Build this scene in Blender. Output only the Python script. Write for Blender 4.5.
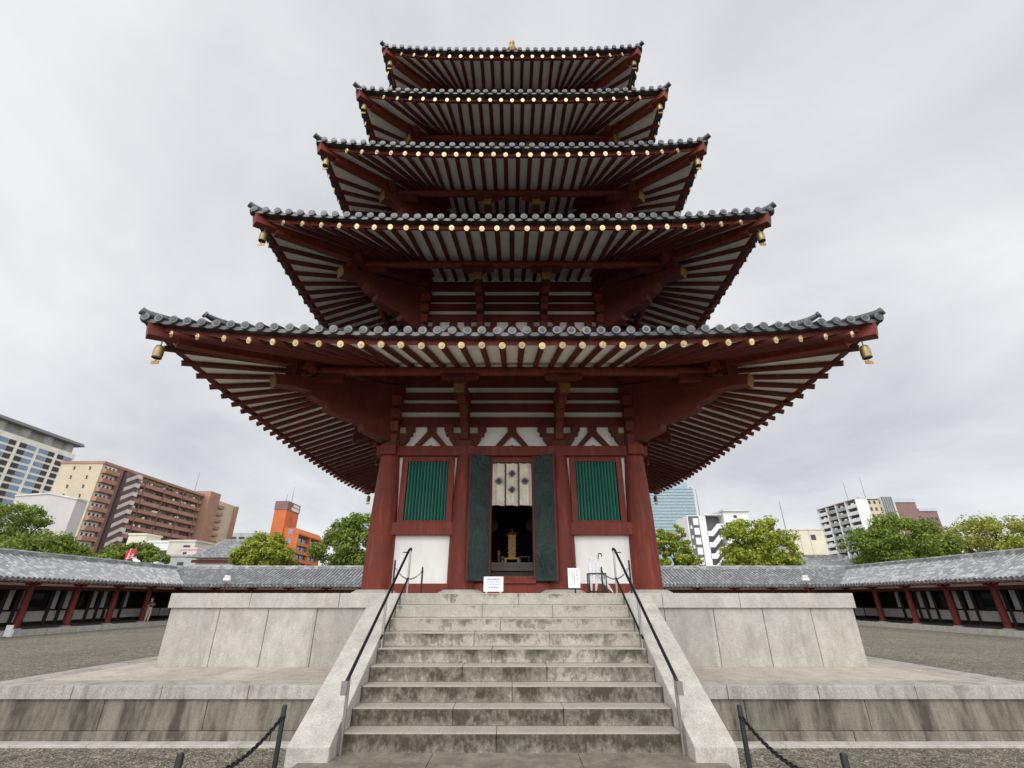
import bpy, math, random
from mathutils import Vector, Matrix
from math import sin, cos, pi, radians, sqrt, atan2
random.seed(7)
S = bpy.context.scene
for o in list(bpy.data.objects): bpy.data.objects.remove(o)

# ------------------------------------------------------------ camera, sky, sun, exposure
cam = bpy.data.cameras.new('camera'); co = bpy.data.objects.new('camera', cam)
S.collection.objects.link(co); S.camera = co
co.location = (0, 0, 1.615); co.rotation_euler = (radians(90 + 23.012), 0, 0)
cam.sensor_fit = 'HORIZONTAL'; cam.sensor_width = 36; cam.lens = 15.645
cam.shift_y = 26 / 1024; cam.clip_start = .05; cam.clip_end = 6000
S.render.resolution_x, S.render.resolution_y = 1024, 768
S.view_settings.view_transform = 'Standard'; S.view_settings.look = 'None'
S.view_settings.exposure = 0.22; S.view_settings.gamma = 1
SUN_EL, SUN_ROT = radians(46), radians(205)
W_ = bpy.data.worlds.new('World'); S.world = W_; W_.use_nodes = True
nt = W_.node_tree; nt.nodes.clear()
def wn(t, **k):
    n = nt.nodes.new(t)
    for a, b in k.items(): setattr(n, a, b)
    return n
def wmath(op, a, b=None, c=None, clamp=False):
    n = wn('ShaderNodeMath', operation=op, use_clamp=clamp)
    for i, v in enumerate((a, b, c)):
        if v is None: continue
        if isinstance(v, (int, float)): n.inputs[i].default_value = v
        else: nt.links.new(v, n.inputs[i])
    return n.outputs[0]
tc = wn('ShaderNodeTexCoord'); sp = wn('ShaderNodeSeparateXYZ'); nt.links.new(tc.outputs['Generated'], sp.inputs[0])
dx, dy, dz = sp.outputs
den = wmath('ADD', wmath('MAXIMUM', dz, 0.0), .32)
cb = wn('ShaderNodeCombineXYZ'); nt.links.new(wmath('DIVIDE', dx, den), cb.inputs[0]); nt.links.new(wmath('DIVIDE', dy, den), cb.inputs[1])
n1 = wn('ShaderNodeTexNoise'); n1.inputs['Scale'].default_value = 1.1; n1.inputs['Detail'].default_value = 9; n1.inputs['Roughness'].default_value = .56; n1.inputs['Distortion'].default_value = .35
nt.links.new(cb.outputs[0], n1.inputs['Vector'])
rp = wn('ShaderNodeValToRGB'); nt.links.new(n1.outputs['Fac'], rp.inputs['Fac'])
rp.color_ramp.elements[0].position = .30; rp.color_ramp.elements[0].color = (.485, .50, .53, 1)
rp.color_ramp.elements[1].position = .62; rp.color_ramp.elements[1].color = (.735, .745, .765, 1)
back = wmath('MULTIPLY', wmath('SUBTRACT', .25, dy), .95, clamp=True)      # brightness added to the unseen sky behind the camera, lifts the front faces
gain = wmath('ADD', wmath('MULTIPLY', back, 2.1), 1.0)
bg1 = wn('ShaderNodeBackground'); nt.links.new(rp.outputs[0], bg1.inputs[0]); nt.links.new(gain, bg1.inputs[1])
sky = wn('ShaderNodeTexSky', sky_type='NISHITA', sun_disc=False); sky.sun_elevation = SUN_EL; sky.sun_rotation = SUN_ROT
bg2 = wn('ShaderNodeBackground'); nt.links.new(sky.outputs[0], bg2.inputs[0]); bg2.inputs[1].default_value = .004
ad = wn('ShaderNodeAddShader'); nt.links.new(bg1.outputs[0], ad.inputs[0]); nt.links.new(bg2.outputs[0], ad.inputs[1])
ou = wn('ShaderNodeOutputWorld'); nt.links.new(ad.outputs[0], ou.inputs[0])
sl = bpy.data.lights.new('sun', 'SUN'); sl.energy = 1.2; sl.angle = radians(30); sl.color = (1, .965, .91)
so = bpy.data.objects.new('sun', sl); S.collection.objects.link(so)
sd = Vector((sin(SUN_ROT) * cos(SUN_EL), cos(SUN_ROT) * cos(SUN_EL), sin(SUN_EL)))
so.rotation_euler = sd.to_track_quat('Z', 'Y').to_euler()

# ------------------------------------------------------------ materials
class NT:
    def __init__(s, name):
        s.m = bpy.data.materials.new(name); s.m.use_nodes = True; s.t = s.m.node_tree; s.b = s.t.nodes['Principled BSDF']
        s.tc = s.t.nodes.new('ShaderNodeTexCoord'); s.geo = s.t.nodes.new('ShaderNodeNewGeometry')
    def node(s, t, **k):
        n = s.t.nodes.new(t)
        for a, b in k.items(): setattr(n, a, b)
        return n
    def put(s, sock, v):
        if isinstance(v, bpy.types.NodeSocket): s.t.links.new(v, sock)
        elif isinstance(v, tuple) and len(v) == 3 and sock.type == 'RGBA': sock.default_value = (*v, 1)
        else: sock.default_value = v
    def math(s, op, a, b=0.0, clamp=False):
        n = s.node('ShaderNodeMath', operation=op, use_clamp=clamp); s.put(n.inputs[0], a); s.put(n.inputs[1], b); return n.outputs[0]
    def pos(s, scale=(1, 1, 1)):
        n = s.node('ShaderNodeMapping'); s.t.links.new(s.geo.outputs['Position'], n.inputs[0]); n.inputs['Scale'].default_value = scale; return n.outputs[0]
    def noise(s, scale, detail=4, rough=.55, vec=None, stretch=(1, 1, 1)):
        n = s.node('ShaderNodeTexNoise'); s.t.links.new(vec or s.pos(stretch), n.inputs['Vector'])
        n.inputs['Scale'].default_value = scale; n.inputs['Detail'].default_value = detail; n.inputs['Roughness'].default_value = rough; return n.outputs['Fac']
    def ramp(s, fac, *st):
        n = s.node('ShaderNodeValToRGB'); s.put(n.inputs[0], fac); e = n.color_ramp.elements
        while len(e) < len(st): e.new(.5)
        for q, (p, c) in zip(e, st): q.position = p; q.color = (*c, 1) if isinstance(c, tuple) else (c, c, c, 1)
        return n.outputs[0]
    def mix(s, fac, a, b, mode='MIX'):
        n = s.node('ShaderNodeMix', data_type='RGBA', blend_type=mode); s.put(n.inputs[0], fac); s.put(n.inputs[6], a); s.put(n.inputs[7], b); return n.outputs[2]
    def bump(s, h, strength=.3, dist=.01):
        n = s.node('ShaderNodeBump'); s.put(n.inputs['Height'], h); n.inputs['Strength'].default_value = strength; n.inputs['Distance'].default_value = dist
        s.t.links.new(n.outputs[0], s.b.inputs['Normal'])
    def fin(s, col=None, rough=.6, metal=0.0, spec=None):
        if col is not None: s.put(s.b.inputs['Base Color'], col)
        s.put(s.b.inputs['Roughness'], rough); s.b.inputs['Metallic'].default_value = metal
        if spec is not None: s.b.inputs['Specular IOR Level'].default_value = spec
        return s.m
def plain(name, col, rough=.6, metal=0.0, var=.12, sc=3.0, spec=None, bump=0):
    n = NT(name); f = n.noise(sc, 5)
    lo = tuple(max(0, c * (1 - var * 1.6)) for c in col); hi = tuple(min(1, c * (1 + var)) for c in col)
    if bump: n.bump(n.noise(sc * 12, 3), bump, .01)
    return n.fin(n.ramp(f, (.3, lo), (.7, hi)), rough, metal, spec)
def painted(name, col, rough=.5, worn=.10):
    n = NT(name); f = n.noise(2.2, 6); g = n.noise(9, 4, stretch=(1, 1, .12))
    c = n.ramp(f, (.3, tuple(x * .78 for x in col)), (.7, tuple(x * 1.15 for x in col)))
    c = n.mix(.8, c, n.ramp(n.node('ShaderNodeObjectInfo').outputs['Random'], (0, .74), (1, 1.12)), 'MULTIPLY')
    c = n.mix(n.math('MULTIPLY', n.ramp(n.noise(1.3, 7, .7), (.52, 0.), (.72, 1.)), .45), c, tuple(x * .5 for x in col))
    c = n.mix(n.math('MULTIPLY', n.ramp(g, (.52, 0.), (.72, 1.)), worn * 1.5), c, tuple(min(1, x * 2.2 + .03) for x in col))
    n.bump(n.noise(30, 3), .08, .004)
    return n.fin(c, n.ramp(f, (.3, rough - .1), (.7, rough + .12)), 0, .25)
RED = painted('red_lacquer', (.162, .029, .017), .55, .2)
REDD = painted('red_lacquer_shaded', (.122, .026, .019), .58)  # darkened red; the shade around the brackets is put into this colour
WHITE = NT('white_plaster'); WHITE = (lambda n: n.fin(n.mix(n.math('MULTIPLY', n.ramp(n.noise(2.2, 8, .68, stretch=(1, 1, .45)), (.46, 0.), (.74, 1.)), .38), (.83, .815, .78), (.56, .52, .45)), .8))(WHITE)
BOARD = NT('white_boards'); BOARD = (lambda n: n.fin(n.mix(n.math('MULTIPLY', n.ramp(n.noise(2.4, 6), (.4, 0.), (.75, 1.)), .4), (.86, .835, .775), (.62, .585, .52)), .8))(BOARD)
def gold(name, col, rough):
    n = NT(name); f = n.math('ADD', n.math('MULTIPLY', n.noise(14, 4), .6), n.math('MULTIPLY', n.node('ShaderNodeObjectInfo').outputs['Random'], .4)); return n.fin(n.ramp(f, (.25, tuple(c * .55 for c in col)), (.6, col)), rough, .8)
GOLD = gold('gilt_metal', (.84, .66, .37), .42)
HALO = gold('dark_gilt', (.06, .036, .018), .6)
GOLDD = gold('aged_gilt', (.40, .235, .075), .5)
def green_l():
    n = NT('green_louvre_paint'); f = n.noise(3, 5, stretch=(1, 1, .3)); return n.fin(n.ramp(f, (.3, (.018, .15, .108)), (.7, (.034, .215, .155))), .5)
GREEN = green_l()
def bronze():
    n = NT('bronze_door'); f = n.noise(2.5, 7, .65); w = n.node('ShaderNodeTexWave', wave_type='RINGS'); n.t.links.new(n.pos(), w.inputs[0])
    w.inputs['Scale'].default_value = 3.0; w.inputs['Distortion'].default_value = 14; w.inputs['Detail'].default_value = 3; w.inputs['Detail Scale'].default_value = 1.2
    n.bump(w.outputs['Fac'], .45, .016)
    return n.fin(n.ramp(f, (.3, (.009, .019, .0165)), (.7, (.030, .050, .043))), .55, .1, .25)
BRONZE = bronze()
def stone(name, base, warm, stain=0.0, low=None, streak=.22, cell=None):
    """granite: fine speckle, broad tone changes, run-off stains; low=(z0,z1): damp grime hanging from each step nosing, heavier on the lower steps"""
    n = NT(name)
    s1 = n.noise(230, 2, .75); s2 = n.noise(75, 3, .7); br = n.noise(.9, 5); med = n.noise(5, 7, .65)
    c = n.mix(br, base, warm)
    if cell:
        w = n.node('ShaderNodeVectorMath', operation='FLOOR'); n.t.links.new(n.pos(cell), w.inputs[0]); q = n.node('ShaderNodeTexWhiteNoise'); n.t.links.new(w.outputs[0], q.inputs[0])
        c = n.mix(.6, c, n.ramp(q.outputs[0], (0, .72), (1, 1.08)), 'MULTIPLY')
    c = n.mix(.6, c, n.ramp(s1, (.36, .35), (.6, 1.05)), 'MULTIPLY'); c = n.mix(.5, c, n.ramp(s2, (.36, .45), (.62, 1.08)), 'MULTIPLY')
    c = n.mix(.5, c, n.ramp(med, (.3, .5), (.7, 1.1)), 'MULTIPLY')
    P_ = n.node('ShaderNodeSeparateXYZ'); n.t.links.new(n.geo.outputs['Position'], P_.inputs[0])
    N_ = n.node('ShaderNodeSeparateXYZ'); n.t.links.new(n.geo.outputs['Normal'], N_.inputs[0])
    if low:
        zi = n.math('DIVIDE', P_.outputs[2], .19); fr = n.math('FRACT', zi); fl = n.math('FLOOR', zi)
        cv = n.node('ShaderNodeCombineXYZ'); n.t.links.new(P_.outputs[0], cv.inputs[0]); n.t.links.new(n.math('MULTIPLY', fl, 3.7), cv.inputs[1]); n.t.links.new(n.math('MULTIPLY', fr, .12), cv.inputs[2])
        d1 = n.noise(2.2, 8, .68, vec=cv.outputs[0]); d2 = n.noise(22, 3, .6, vec=cv.outputs[0])
        dl = n.math('ADD', n.math('MULTIPLY', d1, 1.25), n.math('MULTIPLY', d2, .42))
        lz = n.node('ShaderNodeMapRange'); n.t.links.new(P_.outputs[2], lz.inputs[0]); lz.inputs[1].default_value = low[0]; lz.inputs[2].default_value = low[1]; lz.inputs[3].default_value = .62; lz.inputs[4].default_value = .02
        m_ = n.math('ADD', n.math('SUBTRACT', n.math('ADD', dl, lz.outputs[0]), .98), n.math('MULTIPLY', n.math('SUBTRACT', fr, .6), .38))
        m_ = n.math('ADD', m_, n.math('MULTIPLY', n.math('SUBTRACT', med, .5), .9))
        k_ = n.ramp(m_, (.0, 0.), (.16, .62), (.46, 1.))
        k_ = n.math('MULTIPLY', k_, n.ramp(n.math('ADD', n.math('MULTIPLY', med, .6), n.math('MULTIPLY', d2, .4)), (.34, .66), (.54, 1.)))
        side = n.math('SUBTRACT', 1.0, n.math('MULTIPLY', n.math('ABSOLUTE', N_.outputs[2]), .78), True)
        edge = n.ramp(fr, (.90, 1.0), (.955, .35))
        f = n.math('MULTIPLY', n.math('MULTIPLY', k_, side), n.math('MULTIPLY', edge, stain))
        c = n.mix(f, c, (.034, .027, .014))
    elif stain:
        sk = n.noise(2.6, 8, .66, stretch=(1.5, 1.5, streak)); fine = n.noise(17, 4, .6, stretch=(1, 1, streak * .6))
        f = n.math('ADD', n.math('MULTIPLY', sk, .74), n.math('MULTIPLY', fine, .26))
        f = n.math('ADD', f, n.math('MULTIPLY', n.math('SUBTRACT', med, .5), .25))
        c = n.mix(n.math('MULTIPLY', n.ramp(f, (.46 if stain < .6 else .40, 0.), (.63 if stain < .6 else .60, 1.)), stain), c, (.052, .045, .032))
    n.bump(n.math('ADD', n.math('MULTIPLY', s2, .5), med), .3, .006)
    return n.fin(c, n.ramp(br, (.3, .6), (.7, .85)), 0, .35)
ST_LIGHT = stone('pale_granite', (.62, .60, .545), (.56, .525, .455), .22, None, .8)
ST_PANEL = stone('granite_panels', (.60, .58, .525), (.54, .50, .43), .28, None, .55, (.58, .58, .1))
ST_COPE = stone('grey_granite', (.60, .58, .53), (.54, .50, .43), .5, None, .4, (.8, .05, .1))
ST_DARK = stone('stained_granite', (.36, .335, .275), (.30, .27, .205), .95, None, .3, (.66, .1, .1))
ST_STEP = stone('step_granite', (.55, .52, .455), (.49, .445, .365), .95, (0.3, 1.6))
ST_FLOOR = stone('paving_granite', (.66, .61, .52), (.58, .515, .415), .25, None, 1.0, (1.6, .1, .1))
ST_SLAB = stone('path_granite', (.34, .315, .26), (.28, .25, .19), .6, None, 1.0)
JOINT = plain('joint_dirt', (.035, .03, .024), .9)
def gravel():
    n = NT('gravel'); v = n.node('ShaderNodeTexVoronoi'); n.t.links.new(n.pos(), v.inputs['Vector']); v.inputs['Scale'].default_value = 62
    sep = n.node('ShaderNodeSeparateColor'); n.t.links.new(v.outputs['Color'], sep.inputs[0])
    v2 = n.noise(7, 5); v3 = n.noise(.25, 4)
    c = n.ramp(sep.outputs[0], (0, (.06, .052, .038)), (.5, (.21, .188, .142)), (1, (.46, .425, .335)))
    vb = n.node('ShaderNodeTexVoronoi'); n.t.links.new(n.pos(), vb.inputs['Vector']); vb.inputs['Scale'].default_value = 13; sb = n.node('ShaderNodeSeparateColor'); n.t.links.new(vb.outputs['Color'], sb.inputs[0])
    c = n.mix(.6, c, n.ramp(sb.outputs[1], (0, .55), (1, 1.35)), 'MULTIPLY')
    c = n.mix(.55, c, n.ramp(v2, (.3, .35), (.7, 1.25)), 'MULTIPLY'); c = n.mix(.5, c, n.ramp(n.noise(2.6, 6, .7), (.3, .5), (.7, 1.2)), 'MULTIPLY'); c = n.mix(.5, c, n.ramp(v3, (.3, .6), (.7, 1.15)), 'MULTIPLY')
    n.bump(n.math('SUBTRACT', n.math('MULTIPLY', v2, .6), n.math('MULTIPLY', v.outputs['Distance'], .9)), .9, .02)
    return n.fin(c, .85, 0, .3)
GRAVEL = gravel()
PEB = [plain('pebble_stone', c, .8, 0, .25, 20) for c in ((.19, .175, .14), (.34, .32, .26), (.09, .08, .065))]
def tile(name, lo, hi, cell, rough=.42):
    n = NT(name); p = n.pos(cell); w = n.node('ShaderNodeVectorMath', operation='FLOOR'); n.t.links.new(p, w.inputs[0])
    wn_ = n.node('ShaderNodeTexWhiteNoise', noise_dimensions='3D'); n.t.links.new(w.outputs[0], wn_.inputs[0])
    f = n.math('ADD', n.math('MULTIPLY', wn_.outputs[0], .62), n.math('MULTIPLY', n.noise(1.6, 5), .38))
    n.bump(n.noise(25, 3), .15, .01)
    return n.fin(n.ramp(f, (.2, lo), (.55, tuple((a + b) / 2.6 for a, b in zip(lo, hi))), (.9, hi)), rough, 0, .5)
TILE = tile('roof_tile', (.020, .022, .024), (.10, .103, .107), (3.3, 3.3, 3.3))
TILEC = tile('corridor_tile', (.16, .162, .166), (.42, .42, .415), (3.34, 3.34, 6.0), .36)
TILEB = tile('corridor_tile_bed', (.05, .052, .055), (.17, .17, .17), (3.4, 3.4, 6.0))
TCAP = plain('tile_end', (.135, .138, .142), .55, 0, .5, 4)
BLACK = plain('black_metal', (.012, .012, .013), .4, .3)
STEEL = plain('stainless', (.42, .40, .37), .32, .9, .15)
DARKW = plain('dark_wood', (.020, .014, .010), .6)
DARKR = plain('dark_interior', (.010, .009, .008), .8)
PAPER = plain('white_sign_face', (.82, .83, .83), .6, 0, .03)
INK = plain('black_ink', (.03, .03, .035), .7); INKB = plain('blue_ink', (.16, .30, .42), .7)
CLOTH = plain('cream_cloth', (.66, .61, .50), .9, 0, .14, 4)
REDC = plain('red_cloth', (.52, .02, .04), .8)
SKIN = plain('skin', (.45, .27, .19), .6); HAIR = plain('dark_hair', (.015, .012, .01), .6)
SHIRT = plain('black_shirt', (.02, .02, .022), .8); TROUS = plain('beige_trousers', (.42, .38, .32), .8)
VINYL = NT('clear_vinyl'); VINYL = VINYL.fin((.82, .85, .87), .25); VINYL.node_tree.nodes['Principled BSDF'].inputs['Alpha'].default_value = .62
def glassy(name, col, rough=.06, spec=.6): n = NT(name); return n.fin(n.ramp(n.noise(.35, 3), (.35, tuple(c * .75 for c in col)), (.65, col)), rough, 0, spec)
GLASS = glassy('dark_glass', (.020, .023, .024))
BGLASS = glassy('blue_glass', (.20, .29, .42), .2)
TGLASS = glassy('tower_glass', (.27, .36, .40), .25)  # paled glass: distance haze is put into the colour
LAMPW = plain('lamp_housing', (.75, .75, .73), .5)
BARK = plain('bark', (.055, .040, .028), .9, 0, .3, 8, bump=.5)
def leaf(name, a, b, c):
    n = NT(name); r = n.geo.outputs['Random Per Island']; f = n.noise(.55, 3)
    col = n.ramp(n.math('ADD', n.math('MULTIPLY', r, .55), n.math('MULTIPLY', f, .45)), (.2, a), (.5, b), (.82, c))
    n.b.inputs['Transmission Weight'].default_value = 0
    tr = n.node('ShaderNodeBsdfTranslucent'); n.put(tr.inputs[0], col); mx = n.node('ShaderNodeMixShader'); mx.inputs[0].default_value = .38
    n.t.links.new(n.b.outputs[0], mx.inputs[1]); n.t.links.new(tr.outputs[0], mx.inputs[2]); n.t.links.new(mx.outputs[0], n.t.nodes['Material Output'].inputs[0])
    return n.fin(col, .6, 0, .3)
LEAF_G = leaf('green_leaves', (.048, .082, .011), (.145, .21, .026), (.30, .36, .055))
LEAF_Y = leaf('yellow_green_leaves', (.085, .12, .011), (.26, .32, .03), (.46, .48, .06))
LEAF_B = leaf('tan_green_leaves', (.10, .12, .02), (.28, .30, .04), (.48, .45, .08))

# ------------------------------------------------------------ mesh helpers
COL = S.collection.objects
def wloc(o):
    v = Vector((0, 0, 0))
    while o: v += o.location; o = o.parent
    return v
def tagp(o, label=None, cat=None, group=None, kind=None):
    for k, v in (('label', label), ('category', cat), ('group', group), ('kind', kind)):
        if v: o[k] = v
    return o
def thing(name, loc, label, cat, group=None):
    o = bpy.data.objects.new(name, None); COL.link(o); o.location = loc; o.empty_display_size = .2
    return tagp(o, label, cat, group)
class MB:
    def __init__(s): s.v = []; s.f = []; s.m = []; s.s = []
    def add(s, vs, fs, mi=0, sm=False):
        b = len(s.v); s.v += [tuple(p) for p in vs]
        for f in fs: s.f.append(tuple(b + i for i in f)); s.m.append(mi); s.s.append(sm)
    def box(s, x0, x1, y0, y1, z0, z1, mi=0):
        s.hexa([(x0, y0, z0), (x1, y0, z0), (x1, y1, z0), (x0, y1, z0), (x0, y0, z1), (x1, y0, z1), (x1, y1, z1), (x0, y1, z1)], mi)
        return s
    def hexa(s, p, mi=0):
        s.add(p, [(0, 3, 2, 1), (4, 5, 6, 7), (0, 1, 5, 4), (1, 2, 6, 5), (2, 3, 7, 6), (3, 0, 4, 7)], mi); return s
    def prism(s, a, b, mi=0):
        n = len(a); s.add(list(a) + list(b), [tuple(range(n - 1, -1, -1)), tuple(range(n, 2 * n))] + [(i, (i + 1) % n, n + (i + 1) % n, n + i) for i in range(n)], mi); return s
    def beam(s, p0, p1, w, h, mi=0, up=(0, 0, 1)):
        p0 = Vector(p0); p1 = Vector(p1); d = (p1 - p0).normalized(); r = d.cross(Vector(up)).normalized(); u = r.cross(d)
        q = [p + r * (sx * w / 2) + u * (sz * h / 2) for p in (p0, p1) for sx, sz in ((-1, -1), (1, -1), (1, 1), (-1, 1))]
        s.prism(q[:4], q[4:], mi); return s
    def tube(s, pts, rad, n=10, mi=0, sm=True, caps=True, closed=False):
        pts = [Vector(p) for p in pts]; R = rad if isinstance(rad, (list, tuple)) else [rad] * len(pts)
        vs = []; ref = None; N = len(pts)
        for i, p in enumerate(pts):
            if closed: d = pts[(i + 1) % N] - pts[i - 1]
            else: d = pts[min(i + 1, N - 1)] - pts[max(i - 1, 0)]
            d.normalize()
            if ref is None: ref = Vector((0, 0, 1)) if abs(d.z) < .9 else Vector((1, 0, 0))
            a = d.cross(ref).normalized(); b = a.cross(d); ref = b
            for k in range(n):
                t = 2 * pi * k / n; vs.append(p + (a * cos(t) + b * sin(t)) * R[i])
        fs = [(i * n + k, i * n + (k + 1) % n, ((i + 1) % N) * n + (k + 1) % n, ((i + 1) % N) * n + k) for i in range(N if closed else N - 1) for k in range(n)]
        s.add(vs, fs, mi, sm)
        if caps and not closed: s.add(vs[:n], [tuple(range(n))], mi); s.add(vs[-n:], [tuple(range(n - 1, -1, -1))], mi)
        return s
    def lathe(s, c, prof, n=24, mi=0, sm=True):
        return s.tube([(c[0], c[1], c[2] + z) for r, z in prof], [r for r, z in prof], n, mi, sm)
    def grid(s, rows, mi=0, sm=False):
        n = len(rows[0]); vs = [p for r in rows for p in r]
        s.add(vs, [(i * n + j, i * n + j + 1, (i + 1) * n + j + 1, (i + 1) * n + j) for i in range(len(rows) - 1) for j in range(n - 1)], mi, sm); return s
    def build(s, name, mats, parent=None, bevel=0, kind=None, label=None):
        me = bpy.data.meshes.new(name); o0 = wloc(parent)
        me.from_pydata([(x - o0.x, y - o0.y, z - o0.z) for x, y, z in s.v], [], s.f)
        for m in (mats if isinstance(mats, (list, tuple)) else [mats]): me.materials.append(m)
        me.polygons.foreach_set('material_index', s.m); me.polygons.foreach_set('use_smooth', s.s); me.update()
        o = bpy.data.objects.new(name, me); COL.link(o); o.parent = parent
        if bevel:
            b = o.modifiers.new('bevel', 'BEVEL'); b.width = bevel; b.segments = 2; b.limit_method = 'ANGLE'
        if kind: o['kind'] = kind
        if label: o['label'] = label
        return o
def copy_part(o, parent, loc=None, rot=None):
    c = o.copy(); COL.link(c); c.parent = parent
    if loc is not None: c.location = Vector(loc) - wloc(parent)
    if rot is not None: c.rotation_euler = rot
    return c
def lone(mb, name, mats, loc, label, cat, group=None, bevel=0):
    """a thing that is one mesh, origin at its base"""
    o = mb.build(name, mats, None, bevel); L = Vector(loc)
    for v in o.data.vertices: v.co -= L
    o.location = L; return tagp(o, label, cat, group)

# ------------------------------------------------------------ ground
YC = 14.6; PZ = 1.71; LZ = .57; GZ = -.06
g = MB(); g.grid([[(x, y, GZ if abs(x) < 15 and abs(y - YC) < 14 else -.25) for x in (-2500, -60, -25.5, -14, 14, 25.5, 60, 2500)] for y in (-2500, -20, 1, 28, 38.5, 90, 2500)])
g.build('ground', GRAVEL, kind='structure')
pth = MB()
y = 6.2
for i, w in enumerate((1.5, .62, .62, .62, .62, .62, .62, .62, .62)):
    for x0, x1 in ((-2.3, -.9), (-.9, .75), (.75, 2.3)): pth.box(x0 + .003, x1 - .003, (y - w) + .003 if i else 4.9, y - .003, -.2, 0)
    if not i: y = 4.9; continue
    y -= w
pth.build('path', ST_SLAB, None, .006, kind='structure')
pb = MB()                                                   # loose pebbles of the near gravel
for i in range(9000):
    x = random.choice((-1, 1)) * random.uniform(2.32, 8.5); yy = random.uniform(3.4, 6.55)
    r = random.uniform(.006, .014); a = random.uniform(0, pi)
    e = [(r * cos(a), r * sin(a), 0), (-r * .7 * sin(a), r * .7 * cos(a), 0)]
    c = Vector((x, yy, GZ + r * .25)); e0, e1 = Vector(e[0]), Vector(e[1]); u = Vector((0, 0, r * .6))
    pb.add([c + e0, c + e1, c - e0, c - e1, c + u, c - u], [(0, 1, 4), (1, 2, 4), (2, 3, 4), (3, 0, 4), (1, 0, 5), (2, 1, 5), (3, 2, 5), (0, 3, 5)], random.choice((0, 0, 1, 2)), True)
pb.build('gravel', PEB, kind='stuff')

# ------------------------------------------------------------ stone platforms and stair
LH = 7.05; LF = 6.78; PH = 5.98; PF = 8.51
lp = thing('stone_ledge', (0, YC, GZ), 'low broad granite ledge with stained sides running round the foot of the pale platform', 'ledge')
LB = 2 * YC - LF; PB = 2 * YC - PF
m = MB(); m.box(-LH + .05, LH - .05, LF + .05, LB - .05, GZ, LZ - .14); m.build('core', JOINT, lp)
cope = MB(); wall = MB(); low = MB()
def ring(mb, hx, y0, y1, th, z0, z1, step, jit, gap=.004, skip=None):
    """blocks round a rectangle, butted at the joints"""
    rnd = random.Random(int(hx * 100 + z0 * 1000))
    def run(a, b):
        out = []; p = a
        while p < b - step * .6: q = min(b, p + step * (1 + rnd.uniform(-jit, jit))); out.append((p, q)); p = q
        if out: out[-1] = (out[-1][0], b)
        return out
    for a, b in run(-hx, hx):
        if skip and a < skip[1] and b > skip[0]:
            if a < skip[0]: mb.box(a + gap, skip[0], y0, y0 + th, z0, z1)
            if b > skip[1]: mb.box(skip[1], b - gap, y0, y0 + th, z0, z1)
        else: mb.box(a + gap, b - gap, y0, y0 + th, z0, z1)
        mb.box(a + gap, b - gap, y1 - th, y1, z0, z1)
    for a, b in run(y0 + th, y1 - th):
        mb.box(-hx, -hx + th, a + gap, b - gap, z0, z1); mb.box(hx - th, hx, a + gap, b - gap, z0, z1)
ring(cope, LH, LF, LB, .42, LZ - .155, LZ, 1.28, .12, skip=(-2.0, 2.0))
ring(wall, LH - .035, LF + .035, LB - .035, .2, .07, LZ - .157, 1.5, .15, skip=(-2.0, 2.0))
ring(low, LH + .0, LF - .0, LB, .2, GZ - .05, .068, 1.9, .15, skip=(-2.0, 2.0))
cope.build('coping', ST_COPE, lp, .008); wall.build('wall_course', ST_DARK, lp, .006); low.build('plinth_course', ST_DARK, lp, .008)
for sx in (-1, 1):
    fl = MB()
    for i in range(8):
        a, b = 1.98 + i * .63, min(1.98 + (i + 1) * .63, LH - .42)
        if a < b: fl.box(*sorted((sx * (a + .003), sx * (b - .003))), LF + .423, PF, LZ - .1, LZ - .004)
    for i in range(30): fl.box(*sorted((sx * (PH + .0), sx * (LH - .423))), PF + .003 + i * .4, PF + .397 + i * .4, LZ - .1, LZ - .004)
    fl.build('paving', ST_FLOOR, lp, .003)
kb = MB()
for sx in (-1, 1):
    for i in range(5): kb.box(*sorted((sx * (2.42 + i * .93), sx * (3.344 + i * .93))), LF - .17, LF - .004, -.2, GZ + .03)
kb.build('kerb', ST_LIGHT, None, .006, kind='structure')

up = thing('stone_platform', (0, YC, LZ), 'pale granite platform of upright panels directly under the pagoda', 'platform')
m = MB(); m.box(-PH + .03, PH - .03, PF + .03, PB - .03, LZ - .15, PZ - .02); m.build('core', JOINT, up)
pan = MB(); cp = MB()
ring(pan, PH - .012, PF + .012, PB - .012, .1, LZ - .01, PZ - .242, .86, .05, .005, (-2.0, 2.0))
ring(cp, PH + .025, PF - .03, PB + .03, .6, PZ - .24, PZ, 1.45, .1, .003, (-2.0, 2.0))
pan.build('panel', ST_PANEL, up, .004); cp.build('coping', ST_LIGHT, up, .01)
fl = MB(); fl.box(-PH + .56, PH - .56, PF + .571, PB - .56, PZ - .1, PZ - .003); fl.build('paving', ST_FLOOR, up)

st = thing('stone_staircase', (0, 6.2, 0), 'wide flight of nine stained granite steps climbing to the open pagoda door', 'staircase')
TR = .289; RI = .19; Y0 = 6.2
rs = random.Random(3)
for k in range(9):
    z1 = RI * (k + 1); yy = Y0 + TR * k; m = MB()
    cuts = [-1.97] + sorted(rs.uniform(c - .25, c + .25) for c in ((-.75, .7) if k % 2 else (-.05,))) + [1.97]
    for a, b in zip(cuts, cuts[1:]):
        m.box(a + .0015, b - .0015, yy, yy + (TR + .1 if k < 8 else .85), z1 - RI - (.0 if k else .06), z1 - .0005 * 0)
    m.build('step', ST_STEP, st, .012)
for sx in (-1, 1):
    prof = [(5.86, GZ), (5.86, .14), (8.52, PZ + .0), (8.9, PZ + .004), (8.9, GZ)]
    m = MB(); m.prism([(sx * 1.975, a, b) for a, b in prof], [(sx * 2.44, a, b) for a, b in prof]); m.build('cheek_wall', ST_LIGHT, st, .012)
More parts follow.
